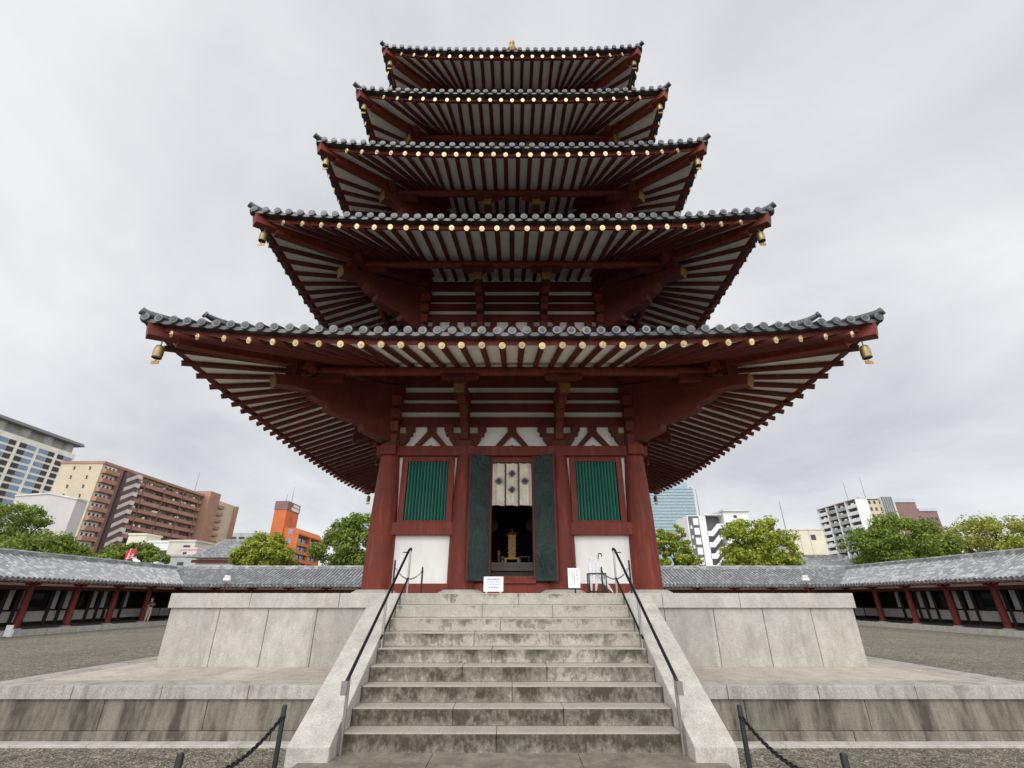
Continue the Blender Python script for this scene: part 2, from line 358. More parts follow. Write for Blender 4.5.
m = MB(); m.box(-2.6, 2.6, 5.55, 6.19, -.2, -.002); 

# ------------------------------------------------------------ pagoda
pg = thing('pagoda', (0, YC, PZ), 'five tier vermilion wooden pagoda with grey tiled roofs standing on the stone platform', 'pagoda')
def P(k, x, d, z):
    """side k of the tower: x along the wall, d outward from the axis"""
    X, Y = x, -d
    for _ in range(k): X, Y = -Y, X
    return (X, Y + YC, z)
def fbox(mb, k, x0, x1, d0, d1, z0, z1, mi=0):
    mb.hexa([P(k, x0, d1, z0), P(k, x1, d1, z0), P(k, x1, d0, z0), P(k, x0, d0, z0), P(k, x0, d1, z1), P(k, x1, d1, z1), P(k, x1, d0, z1), P(k, x0, d0, z1)], mi)
# W corner, ze rafter end height, L lift, hw wall, rpn purlin, s rafter pitch, odd, slope, body shift
TIERS = [dict(W=7.24, ze=6.125, L=.33, hw=3.22, rp=4.85, s=.389, odd=0, sl=.35, cx=1.27, sh=0.0, kc=5.46),
         dict(W=6.42, ze=9.92, L=.28, hw=2.80, rp=4.36, s=.368, odd=1, sl=.385, cx=.99, sh=-.10, kc=4.74),
         dict(W=5.71, ze=13.435, L=.28, hw=2.45, rp=3.86, s=.358, odd=0, sl=.37, cx=.79, sh=-.22, kc=4.15),
         dict(W=5.18, ze=16.72, L=.26, hw=2.15, rp=3.45, s=.355, odd=1, sl=.37, cx=.64, sh=-.25, kc=3.72),
         dict(W=4.76, ze=19.83, L=.26, hw=1.90, rp=3.14, s=.372, odd=1, sl=.37, cx=.56, sh=-.25, kc=3.38)]
RR = .064
def outs(T):
    o = 0 if T['odd'] else T['s'] / 2; s = T['s']; r = []
    while o < T['W'] - .52:
        r.append(o)
        if o > T['hw'] - .45: s *= 1.04
        o += s
    return sorted(set([-a for a in r] + r))
def rline(T, o):
    """rafter centre line in (x,d,z): outer end, inner end; parallel in the middle, fanned at the corners"""
    W, hw = T['W'], T['hw']; cv = hw - .25; d0 = W - .07
    lift = T['L'] * min(1, abs(o) / W) ** 3
    a = (o, d0, T['ze'] + lift)
    if abs(o) <= cv: b = (o, hw - .05, T['ze'] + T['sl'] * (W - hw + .05))
    else:
        s = 1 if o > 0 else -1; d1 = hw + .3; t = (d1 - hw) / (d0 - hw)
        b = (s * (cv + (abs(o) - cv) * t), d1, T['ze'] + T['sl'] * (W - d1))
    return a, b
capm = None
TT = []
def cap_mesh():
    mb = MB(); mb.tube([(0, 0, 0), (0, -.024, 0)], .0655, 14, 0, False); mb.tube([(0, -.022, 0), (0, -.029, 0)], .036, 12, 0, False); mb.tube([(0, -.030, 0), (0, -.044, 0)], .014, 8, 0, False)
    o = mb.build('rafter_cap', [GOLD, GOLDD]); me = o.data; bpy.data.objects.remove(o); return me
CAPM = cap_mesh()
rest_r = MB(); rest_c = MB()
def zroof(T, Tn, x, d):
    """tiled roof height"""
    W = T['W']; rb = Tn['hw'] + .18 if Tn else .0
    t = (W - d) / (W - rb); z0 = T['ze'] + .235; H = (W - rb) * T['rs']
    return z0 + H * (.80 * t + .20 * t * t) + T['L'] * min(1.05, abs(x) / W) ** 3 * max(0, (d - T['hw']) / (W - T['hw'])) ** 1.2
for i, T in enumerate(TIERS): T['rs'] = .47 if i < 4 else .62
for ti, T in enumerate(TIERS):
    W, hw, ze, L, rpn = T['W'], T['hw'], T['ze'], T['L'], T['rp']; Tn = TIERS[ti + 1] if ti < 4 else None
    # ---- tiled roof
    rf = MB(); rb = Tn['hw'] + .18 if Tn else .25
    for k in range(4):
        xs = [W * (-1 + 2 * j / 40) for j in range(41)]; rows = []
        for q in range(9):
            d = W + .01 + (rb - W - .01) * q / 8; rows.append([P(k, x * d / W, d, zroof(T, Tn, x * d / W, d)) for x in xs])
        rf.grid(rows, 0)
        # eave edge of flat tiles (a shallow lip) and round tile rows with end discs
        pit = .288; nt_ = int(W / pit); 
        lip0 = []; lip1 = []; lip2 = []
        for j in range(int(W * 2 / pit * 4) + 1):
            x = -W + j * pit / 4
            if x > W: break
            sag = .035 * sin(pi * (((x / pit + .0) % 1))) 
            zz = zroof(T, Tn, x, W)
            lip0.append(P(k, x, W + .015, zz + .005)); lip1.append(P(k, x, W + .02, zz - .045 - sag)); lip2.append(P(k, x, W - .17, zz - .03 - sag * .3))
        rf.grid([lip2, lip1, lip0], 0)
        for j in range(-nt_, nt_ + 1):
            x = j * pit + random.uniform(-.008, .008); jz = random.uniform(-.007, .007)
            dend = max(rb, abs(x)); n_ = max(2, int((W - dend) / .9) + 2)
            pts = [P(k, x, W + .03 + (dend - W - .03) * q / (n_ - 1), zroof(T, Tn, x, W + .03 + (dend - W - .03) * q / (n_ - 1)) + .035) for q in range(n_)]
            if W - dend > .06: rf.tube(pts, .076, 10, 0, True)
            zc = zroof(T, Tn, x, W) + .035 + jz
            rf.tube([P(k, x, W + .03, zc), P(k, x, W + .055, zc)], .084, 12, 1, False)
            rf.tube([P(k, x, W + .05, zc), P(k, x, W + .062, zc)], .048, 10, 0, False)
    roof = rf.build('roof', [TILE, TCAP], pg)
    # ---- hip ridges
    for k in range(4):
        m = MB()
        dg = lambda r, dz=0: P(k, r, r, zroof(T, Tn, min(r, W), min(r, W)) + dz)
        lo = [dg(W + .04, .14), dg(W - .05, .11), dg(W - .25, .10), dg(W - .5, .10), dg(W - 1.0, .10)]
        m.tube(lo, [.075, .085, .085, .085, .085], 10)
        m.tube([dg(W + .035, .142), dg(W + .06, .155)], .082, 12, 1)
        rs_ = [W - .85 - (W - .85 - rb) * q / 8 for q in range(9)]
        for a, b in zip(rs_, rs_[1:]): m.beam(dg(a, .13), dg(b, .13), .2, .24)
        m.tube([dg(a, .28) for a in rs_], .09, 10)
        m.tube([dg(W - .66, .42), dg(W - .80, .34), dg(W - .95, .30), dg(W - 1.2, .29)], [.05, .075, .085, .085], 10)
        m.tube([dg(W - .66, .415), dg(W - .63, .44)], .075, 12, 1)
        m.build('hip_ridge', [TILE, TCAP], roof)
    # ---- soffit boards
    sf = MB()
    for k in range(4):
        os_ = [W * (-1 + 2 * j / 72) for j in range(73)]; rows = [[], [], [], []]
        for o in os_:
            a, b = rline(T, o)
            for q in range(4):
                t = q / 3 * 1.0
                a2 = tuple(a[e] + (b[e] - a[e]) * (.035 + t * .965) for e in range(3)); rows[q].append(P(k, a2[0], a2[1], a2[2] + RR * .9))
        sf.grid(rows, 0)
        sf.grid([rows[3], [P(k, (1 if o > 0 else -1) * min(abs(o), hw), hw - .1, ze + T['sl'] * (W - hw) + RR) for o in os_]], 0)
    sf.build('soffit', BOARD, roof)
    # ---- fascia board
    fa = MB()
    for k in range(4):
        os_ = [-W - .0 + 2 * W * j / 48 for j in range(49)]
        def fz(o): return ze + L * min(1, abs(o) / W) ** 3
        for a, b in zip(os_, os_[1:]):
            sa, sb = (1 - .17 / W), (1 - .27 / W)
            fa.hexa([P(k, a * sa, W - .17, fz(a) + .072), P(k, b * sa, W - .17, fz(b) + .072), P(k, b * sb, W - .27, fz(b) + .12), P(k, a * sb, W - .27, fz(a) + .12),
                     P(k, a * sa, W - .15, fz(a) + .215), P(k, b * sa, W - .15, fz(b) + .215), P(k, b * sb, W - .27, fz(b) + .25), P(k, a * sb, W - .27, fz(a) + .25)])
    fa.build('fascia', RED, roof)
    # ---- hip rafters
    for k in range(4):
        m = MB(); zt = ze + L
        m.beam(P(k, W - .07, W - .07, zt + .03), P(k, hw - .1, hw - .1, ze + T['sl'] * (W - hw + .1) - .06), .25, .29)
        m.beam(P(k, W - .42, W - .42, zt - .10 + T['sl'] * .2), P(k, hw, hw, ze + T['sl'] * (W - hw) - .22), .22, .20)
        m.build('hip_rafter', RED, roof, .008)
    # ---- rafters and gilt end caps
    ol = outs(T)
    for k in range(4):
        for o in ol:
            a, b = rline(T, o + random.uniform(-.007, .007)); a = (a[0], a[1] + random.uniform(-.012, .012), a[2] + random.uniform(-.006, .006)); A, B = Vector(P(k, *a)), Vector(P(k, *b)); d = (A - B).normalized()
            if ti == 0 and k != 2: m = MB(); m.tube([A, B], RR, 10); m.build('rafter', REDD, roof)
            else: rest_r.tube([A, B], RR, 8)
            C = A + d * .0
            if k == 0 and ti < 3:
                c = bpy.data.objects.new('rafter_cap', CAPM); COL.link(c); c.parent = roof
                c.location = C - wloc(roof); c.rotation_euler = (-d).to_track_quat('Y', 'Z').to_euler()
            else: rest_c.tube([C, C + d * .012], .062, 12, 0, False)
    # ---- purlin ring under the rafters
    zp = ze + T['sl'] * (W - rpn) - RR - .105; T['zp'] = zp
    for k in range(4):
        m = MB(); e = rpn + .42; kk = .0 if k % 2 == 0 else .03
        m.tube([P(k, -e, rpn, zp - kk), P(k, e, rpn, zp - kk)], .115, 14); m.build('purlin', RED, pg)
    # ---- wall zone above the lintel
    sh = T['sh']; zb = (5.34 if ti == 0 else TIERS[ti - 1]['ze'] + 1.35)
    ztop = ze + T['sl'] * (W - hw) + .1
    wl = MB()
    for k in range(4): e_ = .12 if k % 2 == 0 else .325; fbox(wl, k, -hw + e_, hw - e_, hw - .32, hw - .12, zb, ztop + .002 * k)
    wl.build('wall_panel', WHITE, pg)
    zl = ze - .75 + sh if ti else 5.34
    if ti:
        m = MB()
        for k in range(4): fbox(m, k, -hw - .1, hw + .1, hw - .15, hw + .07 + .002 * k, zl - .24, zl - .002 * k)
        m.build('lintel', RED, pg)
        for k in range(4):
            for x in (-hw, -T['cx'], T['cx']): m = MB(); m.tube([P(k, x, hw - .02, zb - .1), P(k, x, hw - .02, zl - .2)], .17, 14); m.build('column', RED, pg)
    for k in range(4):
        m = MB()
        for a, b in ((-.15, .12), (.295, .535), (.665, .875), (1.06, 1.4)) if ti == 0 else ((-.12, .12), (.30, .53), (.64, .86), (1.06, 1.4)):
            fbox(m, k, -hw - .05, hw + .05, hw - .14, hw - .03 + .002 * k, ze + sh + a, min(ztop, ze + sh + b))
        m.build('wall_beam', REDD, pg)
        # bracket arms on the wall plane
        zt_ = ze + sh - .15; hB = zt_ - zl; sc = min(1, T['cx'] / 1.1)
        for x in (-hw, -T['cx'], T['cx'], hw):
            m = MB()
            fbox(m, k, x - .20, x + .20, hw - .14, hw + .13, zl + .002, zl + .17)
            fbox(m, k, x - .12, x + .12, hw - .14, hw + .10, zl + .17, zt_ - .002)
            for s in (-1, 1):
                if abs(x) >= hw and s * x > 0: continue
                poly = [(.115, 0), (.18 * sc + .02, .0), (.32 * sc, .10), (.42 * sc, .24), (.44 * sc, .34), (.52 * sc, .36), (.52 * sc, .47), (.57 * sc, .49), (.57 * sc, hB - .003), (.34 * sc, hB - .003), (.34 * sc, hB - .23), (.115, hB - .23)]
                a = [P(k, x + s * u, hw - .14, zl + .003 + v) for u, v in poly]; b = [P(k, x + s * u, hw + .05, zl + .003 + v) for u, v in poly]
                if s < 0: a, b = b, a
                m.prism(a, b)
            m.build('bracket_arm', REDD, pg)
        # inverted V struts in the three bays
        xs3 = [(-hw + -T['cx']) / 2 + .05, 0, (hw + T['cx']) / 2 - .05]
        for x in xs3:
            m = MB(); 
            for s in (-1, 1):
                poly = [(0, hB - .003), (.12, hB - .003), (.12, hB - .17), (.50 * sc, .0), (.35 * sc, .0), (0, hB - .26)]
                a = [P(k, x + s * u, hw - .14, zl + .002 + v) for u, v in poly]; b = [P(k, x + s * u, hw - .02, zl + .002 + v) for u, v in poly]
                m.prism(a, b)
            m.tube([P(k, x, hw - .14, zl + .06), P(k, x, hw - .06, zl + .06)], .05, 10)
            m.build('forked_strut', REDD, pg)
        # tail rafters on stepped cloud brackets, at the two inner columns
        zc = zp - .50
        for x in (-T['cx'], T['cx']):
            br = MB(); kx = lambda u, v, e: P(k, x + e * .105, u, v)
            poly = [(hw - .1, zl + .20), (hw + .20, zl + .20), (hw + .26, zl + .40), (hw + .34, zl + .47), (hw + .34, zl + .62), (hw + .55, zl + .66), (hw + .60, zl + .82), (hw + .72, zl + .86), (hw + .78, zl + .97), (rpn - .35, zc - .18), (rpn - .30, zc - .02), (rpn - .30, zc + .08), (hw - .1, zc + .55)]
            br.prism([kx(u, v, -1) for u, v in poly], [kx(u, v, 1) for u, v in poly])
            br.beam(P(k, x, rpn + .14, zc), P(k, x, hw - .1, zc + .55), .24, .25)
            br.hexa([P(k, x + e * w_, rpn + f * q_, z_) for z_, w_, q_ in ((zc + .11, .10, .10), (zc + .27, .17, .15)) for e, f in ((-1, 1), (1, 1), (1, -1), (-1, -1))])
            arm = [(-.46, .385), (-.46, .32), (-.30, .272), (.30, .272), (.46, .32), (.46, .385)]
            br.prism([P(k, x + u, rpn - .10, zc + v) for u, v in arm], [P(k, x + u, rpn + .10, zc + v) for u, v in arm])
            bo = br.build('cloud_bracket', REDD, pg, .006)
            e = MB(); fbox(e, k, x - .128, x + .128, rpn + .13, rpn + .165, zc - .135, zc + .125); fbox(e, k, x - .07, x + .07, rpn + .16, rpn + .18, zc - .07, zc + .06); e.build('end_cap', GOLDD, bo)
        # corner: diagonal cloud bracket, tail rafter, strut to the hip
        kc = T['kc']; zk = ze + .02 + (.0 if ti == 0 else -.06); q = (kc - hw) / 2.24
        n_ = .15 / sqrt(2)
        dp = lambda r, z, e: P(k, r - e * n_, r + e * n_, z)
        br = MB()
        poly = [(hw - .05, zl + .10), (hw + .22 * q, zl + .12), (hw + .48 * q, zl + .20), (hw + .66 * q, zl + .26), (hw + .70 * q, ze - .36 + sh), (hw + 1.0 * q, ze - .36 + sh), (hw + 1.22 * q, ze - .30 + sh), (hw + 1.36 * q, ze - .26 + sh), (hw + 1.38 * q, ze - .12 + sh), (hw + 1.54 * q, ze - .09 + sh), (hw + 1.66 * q, ze - .04 + sh * .7), (hw + 1.68 * q, ze + .07 + sh * .6), (hw + 1.86 * q, ze + .06 + sh * .3), (kc - .1, zk + .02), (kc - .1, zk + .14), (hw - .05, zk + .14 + .30 * (kc - hw) + .2)]
        br.prism([dp(r, z, -1) for r, z in poly], [dp(r, z, 1) for r, z in poly])
        br.beam(P(k, kc, kc, zk + .08), P(k, hw - .1, hw - .1, zk + .08 + .36 * (kc - hw + .1)), .32, .26)
        r2 = kc - .26; br.beam(P(k, r2, r2, zk + .2), P(k, r2, r2, ze + L * .4 + T['sl'] * (W - r2) - .1), .24, .24, 0, (1, 0, 0))
        for e in (-1, 1): br.beam(P(k, rpn, rpn, zp - .2), P(k, rpn + (.0 if e < 0 else -.75), rpn + (-.75 if e < 0 else 0), zp - .2), .17, .17)
        bo = br.build('corner_bracket', REDD, pg, .008)
        e = MB(); a = Vector(P(k, kc, kc, zk + .08)); b = Vector(P(k, hw, hw, zk + .08 + .36 * (kc - hw))); d = (a - b).normalized(); e.beam(a + d * .002, a + d * .03, .325, .265); e.build('end_cap', GOLDD, bo)
        # stepped stacks over the corner columns
        for s in (-1, 1):
            m = MB()
            for j in range(4):
                zz = zl + .02 + j * .36
                if zz + .3 < ztop: m.prism([P(k, s * (hw - .02 - .02 * j) + u, v, zz + h) for u, v, h in ((-.13, hw + .05, 0), (.13, hw + .05, 0), (.13, hw + .19 + .04 * j, .04), (-.13, hw + .19 + .04 * j, .04))],
                                           [P(k, s * (hw - .02 - .02 * j) + u, v, zz + h) for u, v, h in ((-.13, hw + .05, .30), (.13, hw + .05, .30), (.13, hw + .22 + .04 * j, .30), (-.13, hw + .22 + .04 * j, .30))])
            m.build('corner_stack', RED, pg)
rest_r.build('rafter', REDD, pg, kind='stuff'); rest_c.build('rafter_cap', GOLD, pg, kind='stuff')
# top spire
sp_ = MB(); za = zroof(TIERS[4], None, 0, .3)
sp_.box(-.75, .75, YC - .75, YC + .75, za - .5, za + .5)
prof = [(.6, za + .5), (.62, za + .8), (.35, za + 1.0), (.2, za + 1.1), (.12, za + 1.4)]
for q in range(9): zz = za + 1.6 + q * .52; r = .55 - q * .02; prof += [(.1, zz), (r, zz + .06), (r, zz + .14), (.1, zz + .2)]
zz = za + 6.5; prof += [(.08, zz), (.05, zz + .3)]
top = 29.82
prof += [(.05, top - .9), (.16, top - .75), (.2, top - .6), (.12, top - .42), (.05, top - .36), (.13, top - .26), (.15, top - .16), (.08, top - .04), (.01, top)]
sp_.lathe((0, YC, 0), prof, 20); sp_.build('spire', GOLDD, pg)

# ---- ground storey
T = TIERS[0]; hw = T['hw']; CX = 1.20
colm = MB(); colm.lathe((0, 0, 0), [(.352, .10), (.352, .5), (.345, 1.1), (.325, 1.9), (.29, 2.7), (.255, 3.30), (.25, 3.42)], 32)
basem = MB(); basem.lathe((0, 0, 0), [(.58, -.02), (.56, .04), (.47, .09), (.44, .105), (.30, .107)], 32)
protoc = protob = None
for k in range(4):
    for x in (-hw, -CX, CX):
        p = P(k, x, hw, PZ)
        if protoc is None:
            protoc = colm.build('column', RED, pg); protob = basem.build('base_stone', ST_LIGHT, protoc)
            protoc.location = Vector(p) - wloc(pg); protob.parent = protoc
            for o, off in ((protoc, wloc(pg)), (protob, wloc(pg))):
                for v in o.data.vertices: v.co += off
        else:
            c = copy_part(protoc, pg, p); b = protob.copy(); COL.link(b); b.parent = c
for k in range(4):
    m = MB(); fbox(m, k, -hw - .34, hw + .34, hw - .2, hw + .2 + .002 * k, 5.075, 5.338 - .002 * k); m.build('lintel', RED, pg, .01)
    m = MB(); fbox(m, k, -hw + .2, hw - .2, hw - .12, hw + .16, PZ, 1.95); m.build('ground_sill', RED, pg)
    fb = MB()
    for s in (-1, 1):
        a, b = sorted((s * (CX + .05), s * (hw - .1)))
        wp = MB(); fbox(wp, k, a, b, hw - .15, hw + .0, 1.95, 5.08) if False else None
        fbox(wp, k, a, b, hw - .12, hw + .02, 1.951, 3.06); fbox(wp, k, a, b, hw - .12, hw + .02, 3.36, 5.074); wp.build('wall_panel', WHITE, pg)
        # window
        x0, x1 = sorted((s * 1.655, s * 2.72)); xo0, xo1 = x0 - .15, x1 + .15
        fr = MB()
        fbox(fr, k, xo0 - .14, xo1 + .14, hw - .02, hw + .20, 3.06, 3.36)
        fbox(fr, k, xo0, x0, hw + .02, hw + .12, 3.361, 5.07); fbox(fr, k, x1, xo1, hw + .02, hw + .12, 3.361, 5.07)
        fbox(fr, k, x0, x1, hw + .02, hw + .119, 4.93, 5.07); fbox(fr, k, x0, x1, hw + .02, hw + .119, 3.361, 3.42)
        win = fr.build('window', RED, pg, .006)
        bk = MB(); fbox(bk, k, x0, x1, hw + .021, hw + .026, 3.42, 4.93); bk.build('backing', DARKR, win)
        lv = MB(); n = 13; pw = (x1 - x0) / n
        for j in range(n):
            xc = x0 + pw * (j + .5)
            lv.prism([P(k, xc - pw * .40, hw + .028, 3.42), P(k, xc - pw * .05, hw + .10, 3.42), P(k, xc + pw * .05, hw + .10, 3.42), P(k, xc + pw * .40, hw + .028, 3.42)], [P(k, xc - pw * .40, hw + .028, 4.93), P(k, xc - pw * .05, hw + .10, 4.93), P(k, xc + pw * .05, hw + .10, 4.93), P(k, xc + pw * .40, hw + .028, 4.93)])
        lv.build('louvre', GREEN, win)
    # door frame
    df = MB()
    for s in (-1, 1): 
        a, b = sorted((s * .515, s * (CX - .1))); fbox(df, k, a, b, hw - .10, hw + .06, 1.951, 5.07)
    fbox(df, k, -.515, .515, hw - .10, hw + .07, 4.92, 5.07); fbox(df, k, -.515, .515, hw - .10, hw + .10, 1.951, 2.12)
    if k == 0:
        for s in (-1, 1):
            a, b = sorted((s * .515, s * .57)); fbox(df, k, a, b, hw + .06, hw + .13, 1.97, 5.06)
        fbox(df, k, -.56, .56, hw + .10, hw + .22, 1.951, 2.02)
    dfo = df.build('door_frame', RED, pg, .005)
    for s in (-1, 1):
        hx = s * .555
        if k == 0: ox, od = s * 1.08, hw + .42; hd = hw + .13
        else: ox, od = s * .02, hw + .10; hd = hw + .10
        A = Vector(P(k, hx, hd, 0)); B = Vector(P(k, ox, od, 0)); u = (B - A); Ld = u.length; u.normalize(); nn = Vector((-u.y, u.x, 0))
        if nn.y > 0 and k == 0: nn = -nn
        def dbox(mb, a, b, t0, t1, z0, z1):
            q = [A + u * a + nn * t0, A + u * b + nn * t0, A + u * b + nn * t1, A + u * a + nn * t1]
            mb.hexa([(p.x, p.y, z0) for p in q] + [(p.x, p.y, z1) for p in q])
        d = MB(); dbox(d, .035, Ld - .02, 0, .05, 2.0, 5.05); do = d.build('door', BRONZE, pg, .006)
        b = MB()
        for a0, a1, z0, z1 in ((.005, .033, 1.985, 5.06), (Ld - .018, Ld + .012, 1.985, 5.06)): dbox(b, a0, a1, -.005, .058, z0, z1)
        b.build('door_edge', REDD, do)
# interior
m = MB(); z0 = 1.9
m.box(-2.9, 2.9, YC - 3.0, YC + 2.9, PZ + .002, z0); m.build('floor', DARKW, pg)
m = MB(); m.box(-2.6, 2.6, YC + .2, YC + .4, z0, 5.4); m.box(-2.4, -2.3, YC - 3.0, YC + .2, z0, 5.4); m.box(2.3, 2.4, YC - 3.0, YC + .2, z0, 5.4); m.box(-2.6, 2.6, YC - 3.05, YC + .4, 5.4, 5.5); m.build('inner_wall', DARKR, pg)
al = thing('altar_table', (0, 12.95, z0), 'dark wooden altar table inside the pagoda doorway below the gilt tablet', 'altar')
m = MB(); m.box(-1.0, 1.0, 12.55, 13.4, 2.42, 2.52); m.box(-1.02, 1.02, 12.53, 12.6, 2.30, 2.42); m.build('table_top', plain('grey_brown_wood', (.16, .13, .10), .5), al, .008)
m = MB(); m.box(-.85, .85, 12.62, 12.66, 1.98, 2.30); m.build('front_panel', plain('brown_wood', (.085, .066, .052), .6), al)
for s in (-1, 1): m = MB(); m.box(*sorted((s * .86, s * .98)), 12.56, 12.68, z0, 2.30); m.build('leg', DARKW, al)
tb = thing('gilt_pagoda_shrine', (0, 12.95, 2.52), 'slender gilt tablet shaped like a small pagoda standing on the altar', 'shrine')
m = MB(); m.box(-.21, .21, 12.83, 13.05, 2.62, 2.66)
for x in (-.18, .18): m.box(x - .03, x + .03, 12.85, 13.0, 2.52, 2.62)
m.build('stand', GOLDD, tb)
m = MB(); m.box(-.10, .10, 12.88, 13.02, 2.66, 3.28); m.build('tablet', gold('old_gold', (.28, .17, .055), .5), tb)
m = MB()
for q in range(5): zz = 2.78 + q * .115; m.hexa([(-.16, 12.9, zz), (.16, 12.9, zz), (.16, 13.0, zz), (-.16, 13.0, zz), (-.11, 12.92, zz + .035), (.11, 12.92, zz + .035), (.11, 12.98, zz + .035), (-.11, 12.98, zz + .035)])
m.hexa([(-.19, 12.84, 3.28), (.19, 12.84, 3.28), (.19, 13.06, 3.28), (-.19, 13.06, 3.28), (-.04, 12.92, 3.38), (.04, 12.92, 3.38), (.04, 12.98, 3.38), (-.04, 12.98, 3.38)]); m.lathe((0, 12.95, 0), [(.03, 3.38), (.035, 3.41), (.01, 3.46)], 10)
m.build('eaves', GOLDD, tb)
for s, lb in ((-1, 'round dark gilt halo ornament beside the left door leaf inside'), (1, 'round dark gilt halo ornament beside the right door leaf inside')):
    m = MB(); m.tube([(s * .58, 12.9, 3.55), (s * .58, 12.94, 3.55)], .19, 24, 0, False); m.tube([(s * .58, 12.89, 3.55 + 0), (s * .58, 12.9, 3.55)], .11, 20, 0, False); m.tube([(s * .58, 12.93, 2.52), (s * .58, 12.93, 3.4)], .02, 8); m.lathe((s * .58, 12.93, 0), [(.09, 2.52), (.05, 2.6), (.03, 2.75)], 12)
    lone(m, 'halo_ornament', HALO, (s * .58, 12.93, 2.52), lb, 'altar ornament')
for x, h, r, lb in ((-.36, .34, .045, 'tall dark candlestick standing left of the gilt tablet'), (-.26, .18, .06, 'small pale lidded vessel between candlestick and gilt tablet')):
    m = MB(); m.lathe((x, 12.75, 2.52), [(r, 0), (r * .5, .03), (r * .45, h * .5), (r * .9, h * .7), (r * .9, h * .9), (r * .2, h)], 14); lone(m, 'candlestick' if h > .3 else 'vessel', GOLDD if h > .3 else TCAP, (x, 12.75, 2.52), lb, 'altar ornament')
m = MB()
for x in (.22, .46): m.box(x - .012, x + .012, 12.7, 12.84, 2.52, 2.66)
m.box(.19, .49, 12.68, 12.86, 2.66, 2.68); lone(m, 'offering_stand', TCAP, (.34, 12.77, 2.52), 'small low offering stand right of the gilt tablet on the altar', 'offering stand')
# curtain
nr = thing('door_curtain', (0, 11.35, 3.8), 'short cream cloth curtain with dark crests hanging in the pagoda doorway', 'curtain')
rows = []
for q in range(9):
    z = 4.90 - 1.10 * q / 8; rows.append([(-.505 + 1.01 * j / 60, 11.33 + (.012 + .02 * q / 8) * sin(j * .55) * (1 if j % 20 else .3), z + (.008 * sin(j * .3) if q == 8 else 0)) for j in range(61)])
m = MB(); m.grid(rows, 0, True); m.grid([[(x, y + .012, z) for x, y, z in r] for r in rows][::-1], 0, True); m.build('cloth', CLOTH, nr)
for x in (-.17, .17):
    m = MB()
    for q in range(14): m.box(x - .022 + .006 * (q % 2), x + .016 + .006 * (q % 2), 11.285, 11.297, 4.88 - q * .08, 4.88 - q * .08 - .074)
    m.build('cord', plain('brown_cord', (.05, .038, .026), .9), nr)
for x, z in ((-.34, 4.42), (0, 4.62), (0, 4.20), (.34, 4.42)):
    m = MB()
    for a in range(4): t = a * pi / 2 + pi / 4 * (0 if x else 0); m.tube([(x + .036 * cos(t), 11.287, z + .036 * sin(t)), (x + .036 * cos(t), 11.293, z + .036 * sin(t))], .03, 12, 0, False)
    ring_ = [(x + .078 * cos(t) * (1 + .1 * cos(4 * t)), 11.29, z + .078 * sin(t) * (1 + .1 * cos(4 * t))) for t in [2 * pi * q / 32 for q in range(32)]]
    m.tube(ring_, .008, 6, 0, True, False, True); m.build('crest', INK, nr)
m = MB(); m.tube([(-.51, 11.33, 4.905), (.51, 11.33, 4.905)], .012, 8); m.build('rod', DARKW, nr)

# wind bells
names = ['lowest', 'second', 'third', 'fourth', 'topmost']
def bell(T, k, lb):
    r = T['W'] - .27; z1 = T['ze'] + T['L'] * .9 - .06; c = P(k, r, r, z1)
    b = thing('wind_bell', (c[0], c[1], c[2] - .45), lb, 'wind bell', 'gilt wind bells under the roof corners')
    m = MB(); m.lathe((c[0], c[1], c[2]), [(.01, -.12), (.05, -.125), (.072, -.15), (.085, -.22), (.088, -.30), (.082, -.37), (.085, -.40), (.07, -.40), (.02, -.3)], 16); m.tube([(c[0], c[1], c[2]), (c[0], c[1], c[2] - .13)], .012, 6); m.build('bell', gold('bell_gilt', (.30, .235, .11), .5), b)
    m = MB(); m.tube([(c[0], c[1], c[2] - .3), (c[0], c[1], c[2] - .47)], .01, 6); m.box(c[0] - .075, c[0] + .075, c[1] - .006, c[1] + .006, c[2] - .53, c[2] - .46); m.build('clapper', GOLDD, b)
for i, T in enumerate(TIERS):
    bell(T, 3, 'gilt wind bell under the front left corner of the %s pagoda roof' % names[i]); bell(T, 0, 'gilt wind bell under the front right corner of the %s pagoda roof' % names[i])
bell(TIERS[0], 2, 'gilt wind bell far behind the left corner column under the lowest roof'); bell(TIERS[0], 1, 'gilt wind bell far behind the right corner column under the lowest roof')

# ------------------------------------------------------------ handrails
for s, lb in ((-1, 'black topped metal handrail along the left edge of the steps'), (1, 'black topped metal handrail along the right edge of the steps')):
    x = s * 1.93; hr = thing('handrail', (x, 6.1, 0), lb, 'handrail', 'handrails beside the steps')
    zr = lambda y: .70 + (y - 5.98) * .644
    m = MB(); m.tube([(x, 5.98, .62), (x, 5.97, .70), (x, 6.1, zr(6.1)), (x, 7.4, zr(7.4)), (x, 8.72, zr(8.72)), (x, 8.86, zr(8.78)), (x, 8.9, zr(8.76) - .02)], .021, 10); m.build('top_rail', BLACK, hr)
    m = MB(); m.tube([(x, 8.84, zr(8.76) - .06), (x + s * .14, 8.84, zr(8.76) - .06)], .010, 8); m.build('hook', BLACK, hr)
    m = MB(); m.tube([(x, 7.35, zr(7.35) - .50), (x, 8.82, zr(8.76) - .52)], .017, 10); m.build('lower_rail', BLACK, hr)
    for y, z0 in ((6.1, -.02), (7.42, .94), (8.05, 1.3), (8.84, PZ - .01)):
        m = MB(); m.tube([(x, y, z0), (x, y, zr(min(y, 8.74)) - .015)], .019 if y != 8.05 else .015, 10); m.lathe((x, y, z0), [(.05, 0), (.05, .012), (.02, .014)], 12)
        if y != 8.05: m.build('post', STEEL, hr)
    m = MB(); m.box(x - .035, x + .035, 5.95, 5.985, .60, .74); m.build('end_plate', STEEL, hr)

